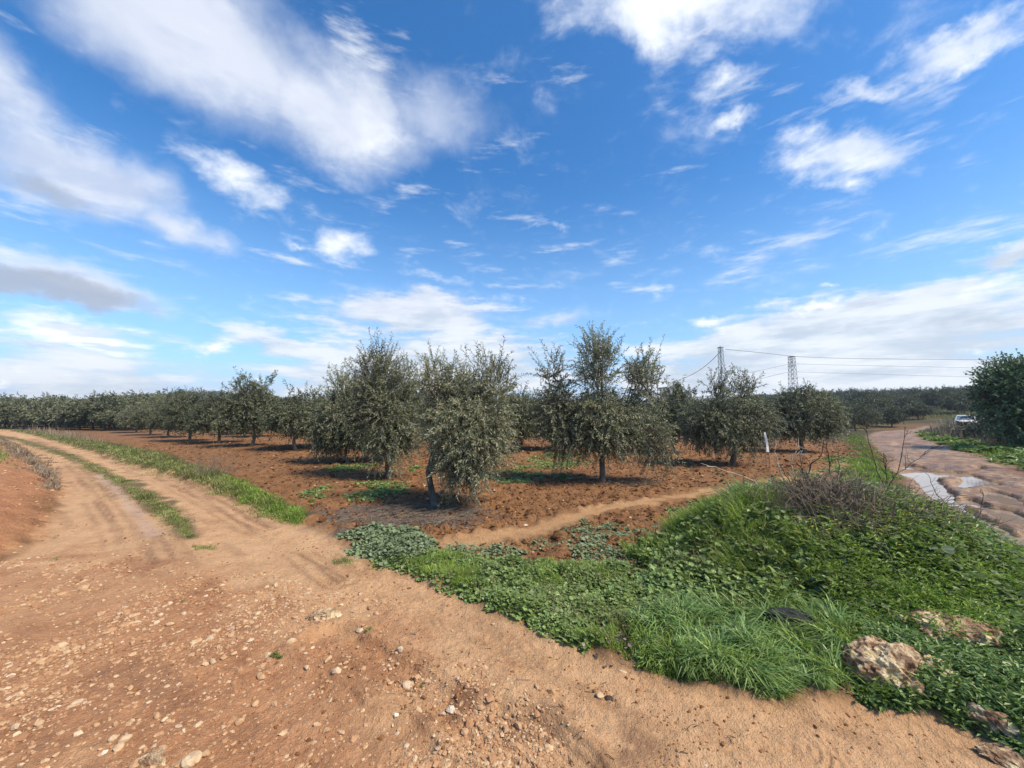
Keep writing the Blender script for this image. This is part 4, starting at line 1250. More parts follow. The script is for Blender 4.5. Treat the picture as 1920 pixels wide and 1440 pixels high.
def gravel():
    r = np.random.default_rng(5)
    n = 110000
    rad = np.exp(r.uniform(math.log(1.3), math.log(9), n)); th = r.uniform(-1.1, .75, n)
    x, y = rad * np.sin(th), rad * np.cos(th)
    gl = world_poly([(-900, 1035), (0, 1050), (250, 1055), (420, 1075), (640, 1095), (730, 1140), (760, 1220), (860, 1290), (1020, 1350), (1150, 1470), (1150, 1800), (-900, 1800)])
    dn = sstep(.3, -.3, sdist(x, y, gl) + (fbm(x * 2, y * 2, 6, 3) - .5) * 1.0)
    cl = sstep(.38, .66, fbm(x * 1.9, y * 1.9, 7, 4, .55))
    ex = sstep(0, -.05, sdist(x, y, ROAD))
    left = sstep(-.2, -2.2, x)
    p = ex * (dn * (.06 + .90 * cl + .16 * left) + .010)
    k = r.uniform(size=n) < p
    x, y, rad = x[k], y[k], rad[k]; n = len(x)
    s = np.exp(r.normal(math.log(.0068), .55, n)) * (rad / 2.6) ** .35
    s = np.clip(s, .003, .035)
    tone = np.clip(r.beta(2.0, 2.4, n) + .05, 0, 1)
    pebble_mesh('gravel', 'pale and reddish gravel scattered over the dirt track in the foreground', x, y, s, tone, 6, M_STONE)
    m = 13000
    rad = np.exp(r.uniform(math.log(1.4), math.log(9), m)); th = r.uniform(-1.1, .95, m)
    x2, y2 = rad * np.sin(th), rad * np.cos(th)
    k = (sdist(x2, y2, ROAD) < -.05) & (fbm(x2 * 2.3, y2 * 2.3, 19, 4) > .52 + .07 * r.normal(size=m)); x2, y2, rad = x2[k], y2[k], rad[k]
    o = pebble_mesh('clods', 'small brown crumbs of earth on the smooth parts of the dirt track', x2, y2, np.clip(np.exp(r.normal(math.log(.0055), .5, len(x2))) * (rad / 2.6) ** .4, .002, .022), r.uniform(.45, 1.25, len(x2)), 11, M_CLOD)
    o['category'] = 'soil clods'
    # red bank on the left
    x = r.uniform(-14, -3.5, 9000); y = r.uniform(3.5, 12, 9000)
    k = (sdist(x, y, BANK) < .1) & (fbm(x * 1.5, y * 1.5, 9, 3) > .45); x, y = x[k], y[k]; n = len(x)
    pebble_mesh('gravel', 'reddish clods and grit on the bank at the left edge', x, y, np.exp(r.normal(math.log(.016), .4, n)), np.clip(r.beta(1.6, 3.5, n), 0, 1), 8, M_STONE)
    # clods of the ploughed soil
    n = 42000
    rad = np.exp(r.uniform(math.log(3.5), math.log(30), n)); th = r.uniform(-1.0, .85, n)
    x, y = rad * np.sin(th), rad * np.cos(th)
    k = (sdist(x, y, ROAD) > .2) & (sdist(x, y, MUD) > .3) & (seg_dist(x, y, PATH) > .3) & (mound_h(x, y) < .03) & (sdist(x, y, VERGE) > .15) & (sdist(x, y, BAND) > .05) & (sdist(x, y, BANK) > .1) & (sdist(x, y, CLUMP) > 0)
    x, y, rad = x[k], y[k], rad[k]; n = len(x)
    s = np.exp(r.normal(math.log(.021), .42, n)) * (rad / 7) ** .4
    o = pebble_mesh('clods', 'red-brown clods of the ploughed soil between the olive trees', x, y, np.clip(s, .008, .09), r.uniform(0, 1, n), 10, M_CLOD)
    o['category'] = 'soil clods'
    k = r.uniform(size=n) < .022
    pebble_mesh('gravel', 'small whitish stones scattered in the ploughed soil', x[k] + .05, y[k], np.clip(s[k] * .95, .01, .05), r.uniform(.75, 1, k.sum()), 12, M_STONE)


def mat_clod():
    m, N, out = mat_new('soil_clod')
    a = N.n('ShaderNodeAttribute', attribute_name='rnd').outputs['Fac']
    c = N.mix(a, (0.068, 0.029, 0.010), (0.235, 0.108, 0.042))
    bs = N.n('ShaderNodeBsdfPrincipled', i={'Base Color': c, 'Roughness': .95, 'Specular IOR Level': .2})
    N.t.links.new(bs.outputs[0], out.inputs[0])
    return m


M_CLOD = mat_clod()
gravel()


# ------------------------------------------------------------------ grass, weeds and dry growth
def scatter(n, poly=None, box=None, seed=0, patch=None, edge=0.0, power=2.0, core_free=True):
    global LAST
    LAST = poly if power == 2 else None
    """points inside a polygon, denser near the camera"""
    r = np.random.default_rng(seed)
    lo, hi = (poly.min(0), poly.max(0)) if poly is not None else box
    out = []; got = 0
    cx = np.array([(lo[0], lo[1]), (hi[0], lo[1]), (lo[0], hi[1]), (hi[0], hi[1])])
    rmax = np.hypot(*cx.T).max(); rmin = max(1.2, seg_dist(np.array([0.]), np.array([0.]), np.vstack([poly, poly[:1]]))[0] if poly is not None else 1.5)
    th = np.arctan2(poly[:, 0], poly[:, 1]) if poly is not None else np.array([-1.2, 1.2])
    tries = 0
    while got < n and tries < 60:
        m = n * 4; tries += 1
        u = r.uniform(0, 1, m)
        if power == 2: rad = rmin * (rmax / rmin) ** u
        else: rad = (rmin ** (2 - power) + u * (rmax ** (2 - power) - rmin ** (2 - power))) ** (1 / (2 - power))
        t = r.uniform(th.min(), th.max(), m)
        x, y = rad * np.sin(t), rad * np.cos(t)
        k = sdist(x, y, poly) < edge + (fbm(x * 3, y * 3, seed + 1, 3) - .5) * np.clip(rad * .07, .2, 1.2)
        if power != 2: k &= r.uniform(size=m) < (core(x, y) * .88 + .12 if core_free else 1)
        if patch: k &= r.uniform(size=m) < patch(x, y)
        out.append(np.stack([x[k], y[k]], 1)); got += k.sum()
    return np.concatenate(out)[:n]


CORE = np.array([3.22, 3.98])


def core(x, y): return sstep(.75, 1.15, np.hypot((x - CORE[0]) / .52, (y - CORE[1]) / .52) + (fbm(x * 4, y * 4, 333, 2) - .5) * .7)


LAST = None


def fade(p, f=.10):
    if LAST is None: return np.ones(len(p))
    d = np.hypot(p[:, 0], p[:, 1])
    return np.clip(-sdist(p[:, 0], p[:, 1], LAST) / (f * np.maximum(1, d / 4)) * .75 + .38 + .25 * (fbm(p[:, 0] * 6, p[:, 1] * 6, 77, 2) - .5), .25, 1)


def lift(p): return np.c_[p, height(p[:, 0], p[:, 1]) - .012]


def grass(label, pts, h, w, mat, bend=(.2, .9), seed=0, name='grass', hvar=.35, lodpow=.5, clump=True):
    r = np.random.default_rng(seed)
    n = len(pts); d = np.hypot(pts[:, 0], pts[:, 1])
    a = r.uniform(0, 2 * PI, n) if not clump else 2 * PI * fbm(pts[:, 0] * 2.5, pts[:, 1] * 2.5, seed + 5, 2) * 3 + r.normal(size=n) * .8
    lean = np.stack([np.cos(a), np.sin(a)], 1)
    hh = h * np.clip(1 + hvar * r.normal(size=n), .3, 2.0) * (.2 + 1.6 * fbm(pts[:, 0] * 2.6, pts[:, 1] * 2.6, seed + 9, 3)) * fade(pts)
    ww = w * r.uniform(.7, 1.3, n) * np.maximum(1, d / 4) ** lodpow
    tone = np.clip(.12 + .75 * fbm(pts[:, 0] * 2.1, pts[:, 1] * 2.1, seed + 7, 3) + .30 * r.normal(size=n), 0, 1)
    V, Q, T, rn = blades(lift(pts), lean, hh, ww, r.uniform(bend[0], bend[1], n), tone)
    o = mesh_np(name, V, [Q, T], mat, {'rnd': rn})
    return tag(o, label, 'grass', kind='stuff')


def weeds(label, pts, h, size, mat, seed=0, name='weeds', per=7, lobes=.16, flat=.5, segs=10):
    """leafy ground plants: each point is a plant of several stalked leaves"""
    r = np.random.default_rng(seed)
    n = len(pts); base = lift(pts)
    base = np.repeat(base, per, 0); N_ = len(base)
    a = r.uniform(0, 2 * PI, N_); sp = r.uniform(.15, 1.0, N_) * h * .9
    hgt = h * r.uniform(.25, 1.0, N_) * np.repeat(r.uniform(.6, 1.25, n) * fade(pts), per)
    pos = base + np.stack([np.cos(a) * sp, np.sin(a) * sp, hgt], 1)
    dr = norm(np.stack([np.cos(a), np.sin(a), r.normal(size=N_) * .35 - .05], 1))
    nr = norm(np.stack([-np.cos(a) * flat * .4, -np.sin(a) * flat * .4, np.ones(N_)], 1) + r.normal(size=(N_, 3)) * .4)
    d = np.hypot(base[:, 0], base[:, 1])
    s = size * np.clip(np.exp(r.normal(-.15, .38, N_)), .35, 1.9) * np.maximum(1, d / 4) ** .4
    tone = np.clip(.15 + .6 * fbm(base[:, 0] * 2.4, base[:, 1] * 2.4, seed + 3, 3) + .28 * r.normal(size=N_), 0, 1)
    V, T, rn = round_leaves(pos, dr, nr, s, tone, segs=segs, notch=lobes)
    o = mesh_np(name, V, [T], mat, {'rnd': rn})
    return tag(o, label, 'weeds', kind='stuff')


def feathery(label, pts, h, LL, LW, mat, seed=0, name='weeds', per=16):
    """low plants with many small pointed leaves"""
    r = np.random.default_rng(seed)
    n = len(pts); base = np.repeat(lift(pts), per, 0); N_ = len(base)
    t = r.uniform(.05, 1, N_); a = r.uniform(0, 2 * PI, N_)
    ph = np.repeat(h * r.uniform(.5, 1.3, n) * (.5 + fbm(pts[:, 0] * 2, pts[:, 1] * 2, seed, 3)) * fade(pts), per)
    ln = np.repeat(r.normal(size=(n, 2)) * .35, per, 0)
    pos = base + np.stack([ln[:, 0] * t * ph, ln[:, 1] * t * ph, t * ph], 1) + r.normal(size=(N_, 3)) * np.array([.018, .018, .008])
    dr = norm(np.stack([np.cos(a), np.sin(a), r.uniform(-.2, .9, N_)], 1))
    nr = norm(r.normal(size=(N_, 3)) * .5 + np.array([0, 0, 1]))
    d = np.hypot(base[:, 0], base[:, 1]); lod = np.maximum(1, d / 4) ** .5
    tone = np.clip(.1 + .7 * fbm(base[:, 0] * 2.2, base[:, 1] * 2.2, seed + 3, 3) + .3 * r.normal(size=N_), 0, 1)
    V, Q, rn = leaf_cards(pos, dr, nr, LL * r.uniform(.6, 1.3, N_) * lod, LW * r.uniform(.7, 1.3, N_) * lod, tone)
    o = mesh_np(name, V, [Q], mat, {'rnd': rn})
    return tag(o, label, 'weeds', kind='stuff')


def wp(*pts): return world_poly(pts)


# mound polygons are given directly in metres, round the mound centre
def mpoly(a0, a1, r0, r1, n=10):
    A = np.radians(np.linspace(a0, a1, n))
    o = np.stack([MC[0] + MRX * r1 * np.cos(A), MC[1] + MRY * r1 * np.sin(A)], 1)
    i = np.stack([MC[0] + MRX * r0 * np.cos(A[::-1]), MC[1] + MRY * r0 * np.sin(A[::-1])], 1)
    return np.vstack([o, i])


pt = lambda lo, hi, sc, s: (lambda x, y: sstep(lo, hi, fbm(x * sc, y * sc, s, 3)))
# left verge and the strip between the wheel tracks
grass('grass strip along the right side of the dirt track, between it and the ploughed soil', scatter(36000, VERGE, seed=101, edge=.1), .095, .006, M_GRASSD, seed=102, lodpow=.75)
grass('short grass strip growing between the wheel tracks of the dirt track', scatter(26000, MEDIAN, seed=103, edge=.12), .06, .006, M_GRASSD, seed=104, lodpow=.7)
grass('small tuft of grass in the track just below the end of the grass strip', scatter(900, wp((335, 1015), (372, 1012), (410, 1018), (405, 1026), (340, 1027)), seed=105), .05, .004, M_GRASSD, seed=106)
grass('bright grass at the near end of the track verge', scatter(9000, wp((380, 880), (470, 915), (540, 945), (578, 968), (560, 984), (450, 940)), seed=107, edge=.05), .11, .006, M_GRASS, seed=108, lodpow=.6)
weeds('low grey-green leafy weeds in a clump at the track edge, left of the path mouth', scatter(2400, CLUMP, seed=109, edge=.05), .06, .030, M_PALEWEED, 110)
grass('tiny green tuft beside the clump on the track', scatter(500, wp((618, 1046), (650, 1042), (672, 1048), (655, 1058), (625, 1055)), seed=111), .05, .004, M_GRASSB, seed=112)
# band of weeds and grass along the track
LOWB = wp((700, 1050), (820, 1042), (960, 1057), (1090, 1064), (1240, 1072), (1330, 1120), (1350, 1230), (1320, 1282), (1200, 1252), (1100, 1220), (1000, 1177), (930, 1147), (830, 1098), (760, 1069))
grass('low mixed grass in the green band along the right side of the track', scatter(26000, LOWB, seed=113), .055, .0042, M_GRASSD, seed=114)
grass('fresher green blades among the weeds of the green band along the track', scatter(17000, LOWB, seed=115, patch=pt(.4, .6, 1.5, 116)), .065, .0045, M_GRASS, seed=117)
weeds('clover and mallow leaves of the green band along the track', scatter(7500, LOWB, seed=118, patch=pt(.35, .6, 1.3, 119)), .045, .024, M_WEED, 120, per=6)
# front of the mound: thick bluish grass
FRONT = wp((1180, 1190), (1300, 1170), (1480, 1160), (1600, 1180), (1640, 1230), (1600, 1300), (1560, 1312), (1450, 1306), (1320, 1284), (1200, 1255))
grass('thick bluish green grass in front of the mound beside the boulders', scatter(15000, FRONT, seed=121), .15, .0105, M_GRASSB, (.5, 1.2), seed=122)
RFRONT = wp((1600, 1200), (1720, 1165), (1920, 1150), (2150, 1250), (2150, 1480), (1920, 1400), (1820, 1358), (1720, 1332), (1610, 1312))
feathery('dark green leafy weeds around the boulders at the lower right', scatter(5200, RFRONT, seed=123), .10, .040, .016, M_WEED, 124)
grass('grass between the boulders at the lower right', scatter(12000, RFRONT, seed=125, patch=pt(.42, .6, 1.6, 126)), .11, .005, M_GRASS, seed=127)
grass('bright fresh blades mixed into the grass in front of the mound', scatter(7000, FRONT, seed=128, patch=pt(.35, .6, 2.5, 129)), .14, .0085, M_GRASS, (.4, 1.2), seed=130)
FOOT = wp((1200, 1090), (1240, 1062), (1330, 1075), (1480, 1100), (1660, 1120), (1800, 1130), (1780, 1190), (1600, 1205), (1480, 1185), (1300, 1195), (1200, 1200))
weeds('mixed leafy weeds at the foot of the mound behind the thick grass', scatter(2600, FOOT, seed=250, edge=.1), .09, .03, M_WEED, 251, per=7)
grass('grass at the foot of the mound behind the thick bluish grass', scatter(14000, FOOT, seed=252, edge=.1), .12, .005, M_GRASSD, (.3, 1.0), seed=253)
# the mound
grass('long bright yellow-green grass on the left crest of the mound', scatter(22000, mpoly(105, 240, .25, 1.08), seed=131, power=1.0), .17, .006, M_GRASS, (.25, .8), seed=132)
grass('broad arching leek-like blades near the top of the mound', scatter(900, mpoly(105, 165, .15, .62), seed=133, power=1.0), .20, .014, M_GRASSB, (.5, 1.1), seed=134)
weeds('mallow with rounded leaves on the left face of the mound', scatter(2900, mpoly(170, 310, .12, 1.35), seed=135, power=1.0), .13, .038, M_WEED, 136, per=8)
grass('grass among the mallow on the left face of the mound', scatter(12500, mpoly(170, 310, .1, 1.4), seed=137, power=1.0), .17, .006, M_GRASS, (.3, 1.0), seed=138)
RFLAT = np.array([(4.2, 5.5), (5.2, 5.75), (6.15, 5.2), (5.7, 4.5), (5.2, 3.7), (4.7, 2.6), (4.4, 2.4), (3.6, 2.9), (3.9, 3.6), (4.5, 4.4)])
feathery('low leafy plants spreading from the right foot of the mound to the muddy track', scatter(9000, RFLAT, seed=268), .085, .034, .016, M_WEED, 269, per=15)
grass('grass among the low plants at the right foot of the mound', scatter(7000, RFLAT, seed=270, patch=pt(.42, .6, 1.4, 271)), .13, .006, M_GRASS, (.3, 1.0), seed=272)
weeds('rounded leaves among the low plants at the right foot of the mound', scatter(1300, RFLAT, seed=273, patch=pt(.45, .6, 1.6, 274)), .09, .034, M_WEED, 275, per=6)
feathery('dense green leafy plants on the right side of the mound', scatter(6500, mpoly(-88, 62, .22, .80), seed=139, power=1.0), .14, .034, .017, M_WEED, 140, per=22)
weeds('pale big-leaved weeds low on the front of the mound', scatter(2000, mpoly(235, 325, .35, 1.3), seed=141, power=1.0), .12, .04, M_PALEWEED, 142, per=7)
feathery('yellow-green leafy weeds on the front of the mound', scatter(4200, mpoly(235, 320, .25, 1.4), seed=143, power=1.0), .16, .036, .012, M_GRASS, 144, per=20)
grass('rank grass on the back and top of the mound', scatter(14000, mpoly(60, 180, .0, 1.05), seed=145, power=1.0), .11, .0055, M_GRASSD, (.3, .9), seed=146)
grass('grass on the open ground to the right of the muddy track', scatter(9000, RSIDE, seed=280), .17, .010, M_GRASS, seed=281, lodpow=.7)
FARV = wp((1600, 805), (1700, 800), (1790, 800), (1900, 798), (2050, 798), (2000, 790), (1800, 790), (1640, 793))
grass('rough grass and weeds beyond the bend of the muddy track', scatter(12000, FARV, seed=260), .35, .02, M_GRASSD, (.3, 1.0), seed=261, lodpow=.3)
grass('dry straw-coloured blades among the green on the mound', scatter(2600, mpoly(0, 359, .1, 1.3), seed=262, power=1.0, core_free=False), .22, .0045, M_STRAW, (.2, 1.2), seed=263, name='dry_grass')
grass('dry straw-coloured blades in the green band along the track', scatter(1600, LOWB, seed=264), .08, .004, M_STRAW, (.4, 1.3), seed=265, name='dry_grass')
weeds('scattered yellowed leaves in the green band along the track', scatter(420, LOWB, seed=266), .05, .022, M_STRAW, 267, per=3)
# yellow flowers
r_ = np.random.default_rng(8)
fp = np.concatenate([scatter(130, mpoly(225, 300, .15, .9), seed=147, power=1.0), scatter(110, mpoly(30, 110, .1, .6), seed=148, power=1.0)])
b_ = lift(fp) + np.stack([np.zeros(len(fp)), np.zeros(len(fp)), r_.uniform(.14, .30, len(fp))], 1)
pp_ = np.repeat(b_, 5, 0); aa = np.tile(np.arange(5) * 2 * PI / 5, len(fp))
V, Q, rn = leaf_cards(pp_, norm(np.stack([np.cos(aa), np.sin(aa), np.full(len(aa), .3)], 1)), np.tile([0, 0, 1.], (len(aa), 1)), .013, .010, r_.uniform(0, 1, len(aa)))
tag(mesh_np('wildflowers', V, [Q], M_YELLOW, {'rnd': rn}), 'small yellow wildflowers dotted over the mound', 'wildflowers', kind='stuff')
# strip left of the muddy track, right verge, orchard weeds
grass('sparse short grass between the path and the muddy track', scatter(22000, LSTRIP, seed=151, patch=pt(.3, .5, 1.0, 152)), .09, .006, M_GRASSD, seed=153, lodpow=.7)
grass('brighter grass along the left edge of the muddy track', scatter(15000, LSTRIP, seed=154, patch=pt(.45, .6, .7, 155)), .11, .006, M_GRASS, seed=156, lodpow=.7)
grass('lush bright green grass verge on the far side of the muddy track', scatter(36000, RVERGE, seed=156, edge=.1), .17, .007, M_GRASS, seed=157, lodpow=.85)
feathery('broad-leaved weeds in the grass verge beyond the muddy track', scatter(2600, RVERGE, seed=158, patch=pt(.5, .6, .6, 159)), .2, .08, .035, M_WEED, 160, per=14)
STRIPS = [wp((560, 925), (640, 908), (760, 905), (770, 925), (690, 945), (580, 945)), wp((930, 885), (1010, 850), (1110, 855), (1090, 875), (990, 900)), wp((990, 1022), (1110, 985), (1230, 985), (1235, 1015), (1120, 1032), (1010, 1040)),
          wp((730, 885), (790, 878), (800, 888), (740, 893)), wp((880, 890), (970, 885), (1100, 900), (1000, 915), (900, 905)), wp((1250, 960), (1330, 935), (1450, 915), (1480, 925), (1360, 950), (1260, 985)), wp((1480, 880), (1600, 850), (1590, 900), (1500, 905)),
          wp((820, 1035), (900, 1025), (990, 1040), (980, 1058), (850, 1048)), wp((600, 880), (700, 872), (720, 882), (620, 890)), wp((1060, 1035), (1200, 1030), (1230, 1062), (1090, 1062))]
labs_ = ['sparse weeds on the soil left of the nearest tree', 'green weeds under the trees in the gap between the two biggest trees', 'thin weeds on the soil between path and mound', 'green patch behind the left side of the nearest tree',
         'weeds between the nearest and tallest trees', 'thin grass along the near edge of the path', 'weeds near the right end of the path', 'weeds at the mouth of the path', 'weeds at the foot of the slender olive tree', 'dry thin grass beside the green band']
cnt = [260, 420, 150, 130, 330, 220, 260, 90, 160, 120]
for k, (pl, lb, c) in enumerate(zip(STRIPS, labs_, cnt)):
    weeds(lb, scatter(c * 3, pl, seed=170 + k, patch=pt(.4, .6, 1.2, 171 + k)), (.035 if k > 1 else .05), .026, M_PALEWEED if k in (2, 7, 9) else M_WEED, 180 + k, per=6, segs=8)
# the small tufts on the track
for k, (px, py, wd) in enumerate([(522, 1225, 28), (345, 1118, 12), (98, 1000, 14), (92, 960, 16), (110, 1045, 16), (132, 1040, 10), (690, 1182, 12), (790, 1270, 6)]):
    grass('small green tuft growing among the stones of the dirt track', scatter(220 + 10 * wd, wp((px - wd, py), (px, py - wd * .5), (px + wd, py), (px, py + wd * .5)), seed=200 + k), .045, .0035, M_GRASSD, (.3, 1.1), seed=210 + k)
# left bank: grey dry grass
grass('grey dry grass on the bank at the left edge of the track', scatter(16000, wp((-200, 812), (0, 822), (55, 850), (95, 888), (112, 925), (70, 900), (0, 850), (-200, 835)), seed=221, edge=.1), .22, .006, M_STRAW, seed=222, name='dry_grass', lodpow=.6)
grass('green grass on top of the left bank', scatter(5000, wp((-200, 840), (0, 855), (35, 880), (0, 905), (-200, 900)), seed=223), .12, .006, M_GRASSD, seed=224, lodpow=.6)
grass('tall dry stalks beyond the muddy track in front of the dark tree', scatter(5200, wp((1725, 812), (1790, 803), (1870, 812), (1930, 845), (1880, 842), (1800, 828)), seed=225, edge=.2), .72, .012, M_STRAW, (.05, .4), seed=226, name='dry_grass', lodpow=.55)
grass('thin dry stalks standing along the verge of the dirt track in the distance', scatter(900, wp((0, 800), (60, 803), (150, 815), (200, 830), (140, 826), (50, 810)), seed=227, edge=.1), .5, .006, M_STRAW, (.05, .3), seed=228, name='dry_grass', lodpow=.6)
feathery('grey-green scrub at the foot of the dark tree', scatter(1500, wp((1800, 815), (1900, 822), (2050, 850), (2050, 862), (1900, 838), (1810, 826)), seed=229), .9, .12, .05, M_SCRUB, 230, per=30)


# dry twigs: prunings on the soil
def twig_litter(label, poly, n, seed, hgt=.04, ln=(.15, .5), rad=.004, mat=None, pts=None, rise=.15, name='twig_litter'):
    r = np.random.default_rng(seed)
    p = scatter(n, poly, seed=seed, power=1.0) if pts is None else pts
    z = height(p[:, 0], p[:, 1]); G = Geo()
    for k in range(len(p)):
        a = r.uniform(0, 2 * PI); L = r.uniform(*ln); el = r.uniform(-.05, rise)
        d = np.array([math.cos(a), math.sin(a), el]) * L
        s = np.array([p[k, 0], p[k, 1], z[k] + r.uniform(0, hgt)])
        G.tube([s - d * .5, s + r.normal(size=3) * L * .06, s + d * .5], [rad, rad * .8, rad * .4], 3, False)
    return tag(G.build(name, mat or M_TWIG), label, 'twigs', kind='stuff')


twig_litter('grey pruned twigs lying on the soil around the foot of the nearest tree', wp((640, 985), (720, 955), (830, 950), (915, 965), (880, 985), (760, 1000)), 850, 301)
twig_litter('grey pruned twigs lying on the soil right of the foot of the tallest tree', wp((1135, 905), (1180, 898), (1245, 900), (1230, 915), (1150, 916)), 260, 302)
twig_litter('scraps of dry twig on the smooth part of the dirt track', wp((640, 1100), (1200, 1300), (1500, 1400), (1100, 1460), (700, 1300)), 60, 303, .005, (.03, .1), .002, M_BARKD, rise=.05)


# bare shrub growing out of the mound
def branchy(G, p, d, L, r0, depth, r, spread=.5, up=.25, minr=.0012, segs=5, kids=(2, 4)):
    pts = [np.array(p, float)]; dd = np.array(d, float)
    for k in range(segs):
        dd = norm(dd + r.normal(size=3) * .13 + np.array([0, 0, up * .1])); pts.append(pts[-1] + dd * L / segs)
    G.tube(pts, np.linspace(r0, max(r0 * .45, minr), segs + 1), 5 if depth else 4)
    if depth > 0:
        for k in range(r.integers(*kids)):
            i = r.integers(1, segs + 1)
            nd = norm(dd + r.normal(size=3) * spread + np.array([0, 0, up]))
            branchy(G, pts[i], nd, L * r.uniform(.4, .75), r0 * .58, depth - 1, r, spread, up, minr, segs, kids)


def path_branch(G, pix, depth_y, r0, r1, r, kids=5, depth=1, ll=.14):
    pts = np.array([tuple(at(a, b, c)) for (a, b), c in zip(pix, depth_y)])
    t = np.linspace(0, 1, len(pts)); tt = np.linspace(0, 1, 14)
    c = np.stack([np.interp(tt, t, pts[:, k]) for k in range(3)], 1)
    c[1:-1] = (c[:-2] + 2 * c[1:-1] + c[2:]) / 4
    c[1:-1] += r.normal(size=(12, 3)) * .006
    G.tube(c, np.linspace(r0, r1, 14), 6)
    for k in range(kids):
        i = r.integers(3, 14); tg = norm(c[min(i + 1, 13)] - c[i - 1])
        nd = norm(tg + r.normal(size=3) * .55)
        branchy(G, c[i], nd, ll * r.uniform(.6, 1.3), max(r1, .0025), depth, r, .5, .15, .001, 4, (1, 3))


def shrubs():
    r = np.random.default_rng(404)
    t = tag(thing('bare_shrub', '', ''), 'leafless dark shrub with thin black branches standing on top of the mound', 'bare shrub')
    G = Geo()
    B = [([(1500, 1010), (1512, 935), (1514, 900), (1518, 870), (1540, 860), (1545, 825)], .010), ([(1545, 1010), (1566, 930), (1557, 890), (1553, 850), (1550, 830)], .008), ([(1545, 1010), (1566, 930), (1573, 880), (1572, 850)], .007),
         ([(1440, 1000), (1500, 935), (1478, 900), (1462, 870)], .006), ([(1480, 945), (1500, 932), (1530, 930), (1560, 945), (1580, 965)], .010), ([(1600, 1050), (1640, 960), (1660, 920), (1690, 870), (1697, 800)], .008),
         ([(1660, 915), (1640, 870), (1630, 830), (1624, 800)], .005), ([(1675, 895), (1720, 860), (1750, 835)], .004), ([(1640, 1000), (1665, 940), (1662, 880), (1656, 850)], .005), ([(1514, 905), (1505, 885), (1500, 860)], .005)]
    for pix, r0 in B:
        path_branch(G, pix, np.linspace(4.35, 4.3 + r.uniform(-.2, .25), len(pix)), r0, .003, r, kids=6, depth=1)
    o = G.build('branches', M_BARKD, t); base = Vector(at(1545, 1010, 4.35))
    gz = float(ground_z(base.x, base.y)[0])
    t.location = (base.x, base.y, gz)
    o.location = (-base.x, -base.y, -gz)
    t = tag(thing('bare_shrub', '', ''), 'few pale bleached bare branches rising from the left part of the mound top', 'bare shrub')
    G = Geo()
    for pix, r0 in [([(1505, 970), (1498, 920), (1487, 890), (1482, 865), (1494, 842), (1497, 830)], .009), ([(1500, 960), (1478, 915), (1460, 880), (1453, 850), (1455, 825)], .008), ([(1484, 862), (1496, 853), (1505, 845)], .004),
                    ([(1500, 960), (1455, 920), (1400, 895), (1350, 878), (1325, 874)], .007), ([(1465, 990), (1458, 930), (1465, 915)], .005)]:
        path_branch(G, pix, np.linspace(4.5, 4.45, len(pix)), r0, .0035, r, kids=3, depth=0, ll=.10)
    o = G.build('branches', M_PALETWIG, t); base = Vector(at(1500, 965, 4.5)); gz = float(ground_z(base.x, base.y)[0])
    t.location = (base.x, base.y, gz); o.location = (-base.x, -base.y, -gz)
    t = tag(thing('bare_shrub', '', ''), 'thin dark twigs leaning over the edge of the muddy track at the right', 'bare shrub')
    G = Geo()
    for pix, r0 in [([(1850, 1020), (1790, 960), (1750, 920), (1740, 890)], .006), ([(1825, 990), (1838, 960), (1843, 930), (1838, 915)], .005), ([(1850, 1020), (1860, 985), (1872, 980)], .005), ([(1835, 985), (1818, 1005), (1800, 1030)], .005), ([(1700, 1000), (1712, 950), (1705, 910)], .004)]:
        path_branch(G, pix, np.linspace(4.6, 4.6, len(pix)), r0, .002, r, kids=4, depth=0)
    o = G.build('branches', M_BARKD, t); base = Vector(at(1850, 1020, 4.6)); gz = float(ground_z(base.x, base.y)[0])
    t.location = (base.x, base.y, gz); o.location = (-base.x, -base.y, -gz)
    # grey tangle of dead stalks on the mound
    G = Geo(); pts = np.concatenate([scatter(260, mpoly(170, 280, .0, .75), seed=405, power=1.0, core_free=False), CORE + r.normal(size=(950, 2)) * np.array([.27, .27])])
    z = height(pts[:, 0], pts[:, 1])
    for k in range(len(pts)):
        a = r.uniform(0, 2 * PI); L = r.uniform(.15, .50)
        d = norm(np.array([math.cos(a), math.sin(a), r.uniform(.15, 2.2)])) * L
        dome = max(0, 1 - np.hypot(pts[k, 0] - CORE[0], (pts[k, 1] - CORE[1])) / .55)
        s = np.array([pts[k, 0], pts[k, 1], z[k] + .16 * dome * r.uniform()])
        e = s + d; m = (s + e) / 2 + np.array([0, 0, L * r.uniform(.05, .25)])
        G.tube([s, m, e - np.array([0, 0, L * .12])], [.0035, .003, .0015], 3, False)
    tag(G.build('dead_brush', M_TWIG), 'grey tangle of dead stalks in the middle of the mound', 'dead brush', kind='stuff')
    G = Geo(); pts = scatter(300, mpoly(-75, -30, .35, .75), seed=407, power=1.0); z = height(pts[:, 0], pts[:, 1])
    for k in range(len(pts)):
        a = r.uniform(0, 2 * PI); L = r.uniform(.15, .4)
        d = norm(np.array([math.cos(a), math.sin(a), r.uniform(.2, 1.0)])) * L
        s = np.array([pts[k, 0], pts[k, 1], z[k] + .05]); e = s + d
        G.tube([s, (s + e) / 2 + np.array([0, 0, L * .2]), e], [.0032, .0028, .0015], 3, False)
    tag(G.build('dead_brush', M_TWIG), 'tan dead stalks among the leaves on the right face of the mound', 'dead brush', kind='stuff')
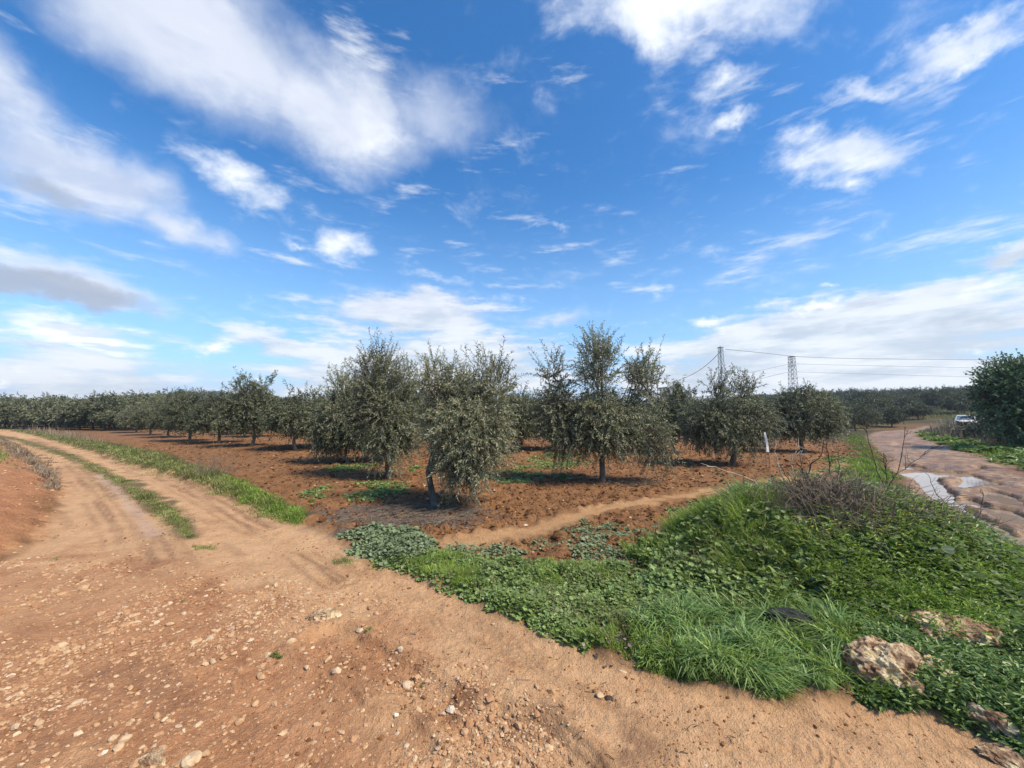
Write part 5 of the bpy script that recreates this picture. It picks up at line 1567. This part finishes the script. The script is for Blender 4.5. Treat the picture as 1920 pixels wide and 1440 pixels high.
    # dry grey bush by the left track
    x, y = P(398, 898)
    t = thing('dry_shrub', 'dry grey twiggy shrub at the edge of the soil beside the dirt track, left', 'dry shrub', (x, y, z0(x, y)))
    G = Geo()
    for k in range(46):
        a = r.uniform(0, 2 * PI); el = r.uniform(.25, 1.6)
        branchy(G, (r.normal() * .25, r.normal() * .15, 0), norm(np.array([math.cos(a), math.sin(a), el])), r.uniform(.3, .85), .005, 1, r, .5, .15, .0022, 4, (2, 4))
    G.build('branches', M_TWIG, t)
    x, y = P(82, 888)
    t = thing('dry_shrub', 'single thin dead stalk leaning over the left edge of the track', 'dry shrub', (x, y, z0(x, y)))
    G = Geo(); branchy(G, (0, 0, 0), (.5, 0, .8), .55, .006, 1, r, .5, .2, .002, 5, (3, 5)); branchy(G, (.05, 0, 0), (.2, 0, .9), .35, .005, 1, r); G.build('branches', M_TWIG, t)


shrubs()


# dark charred log lying in the mound grass
def log():
    x, y = P(1492, 1172, .12)
    V, Fc = rock_verts(4, 66)
    f = 1 + .25 * (fbm(V[:, 0] * 1.5 + V[:, 2], V[:, 1] * 6 + V[:, 2] * 5, 67, 4) - .5)
    V = V * f[:, None] * np.array([.20, .085, .075])
    o = mesh_np('charred_log', V, [Fc], M_CHAR)
    o.location = (x, y, float(ground_z(x, y)[0]) + .10); o.rotation_euler = (.15, .12, -.18)
    tag(o, 'blackened chunk of wood half hidden in the grass on the front of the mound', 'charred wood')


log()


# ------------------------------------------------------------------ thin haze in the air
def haze():
    g = Geo(); g.box((0, 0, 18), (10400, 10400, 44))
    m = bpy.data.materials.new('haze'); m.use_nodes = True
    N = NT(m.node_tree); out = N.n('ShaderNodeOutputMaterial')
    v = N.n('ShaderNodeVolumePrincipled', i={'Color': (0.80, 0.88, 1.0, 1), 'Density': 0.00045, 'Anisotropy': 0.2})
    N.t.links.new(v.outputs[0], out.inputs['Volume'])
    o = g.build('haze', m)
    tag(o, 'thin pale blue haze in the air over the orchard and hills', 'haze', kind='stuff')


haze()
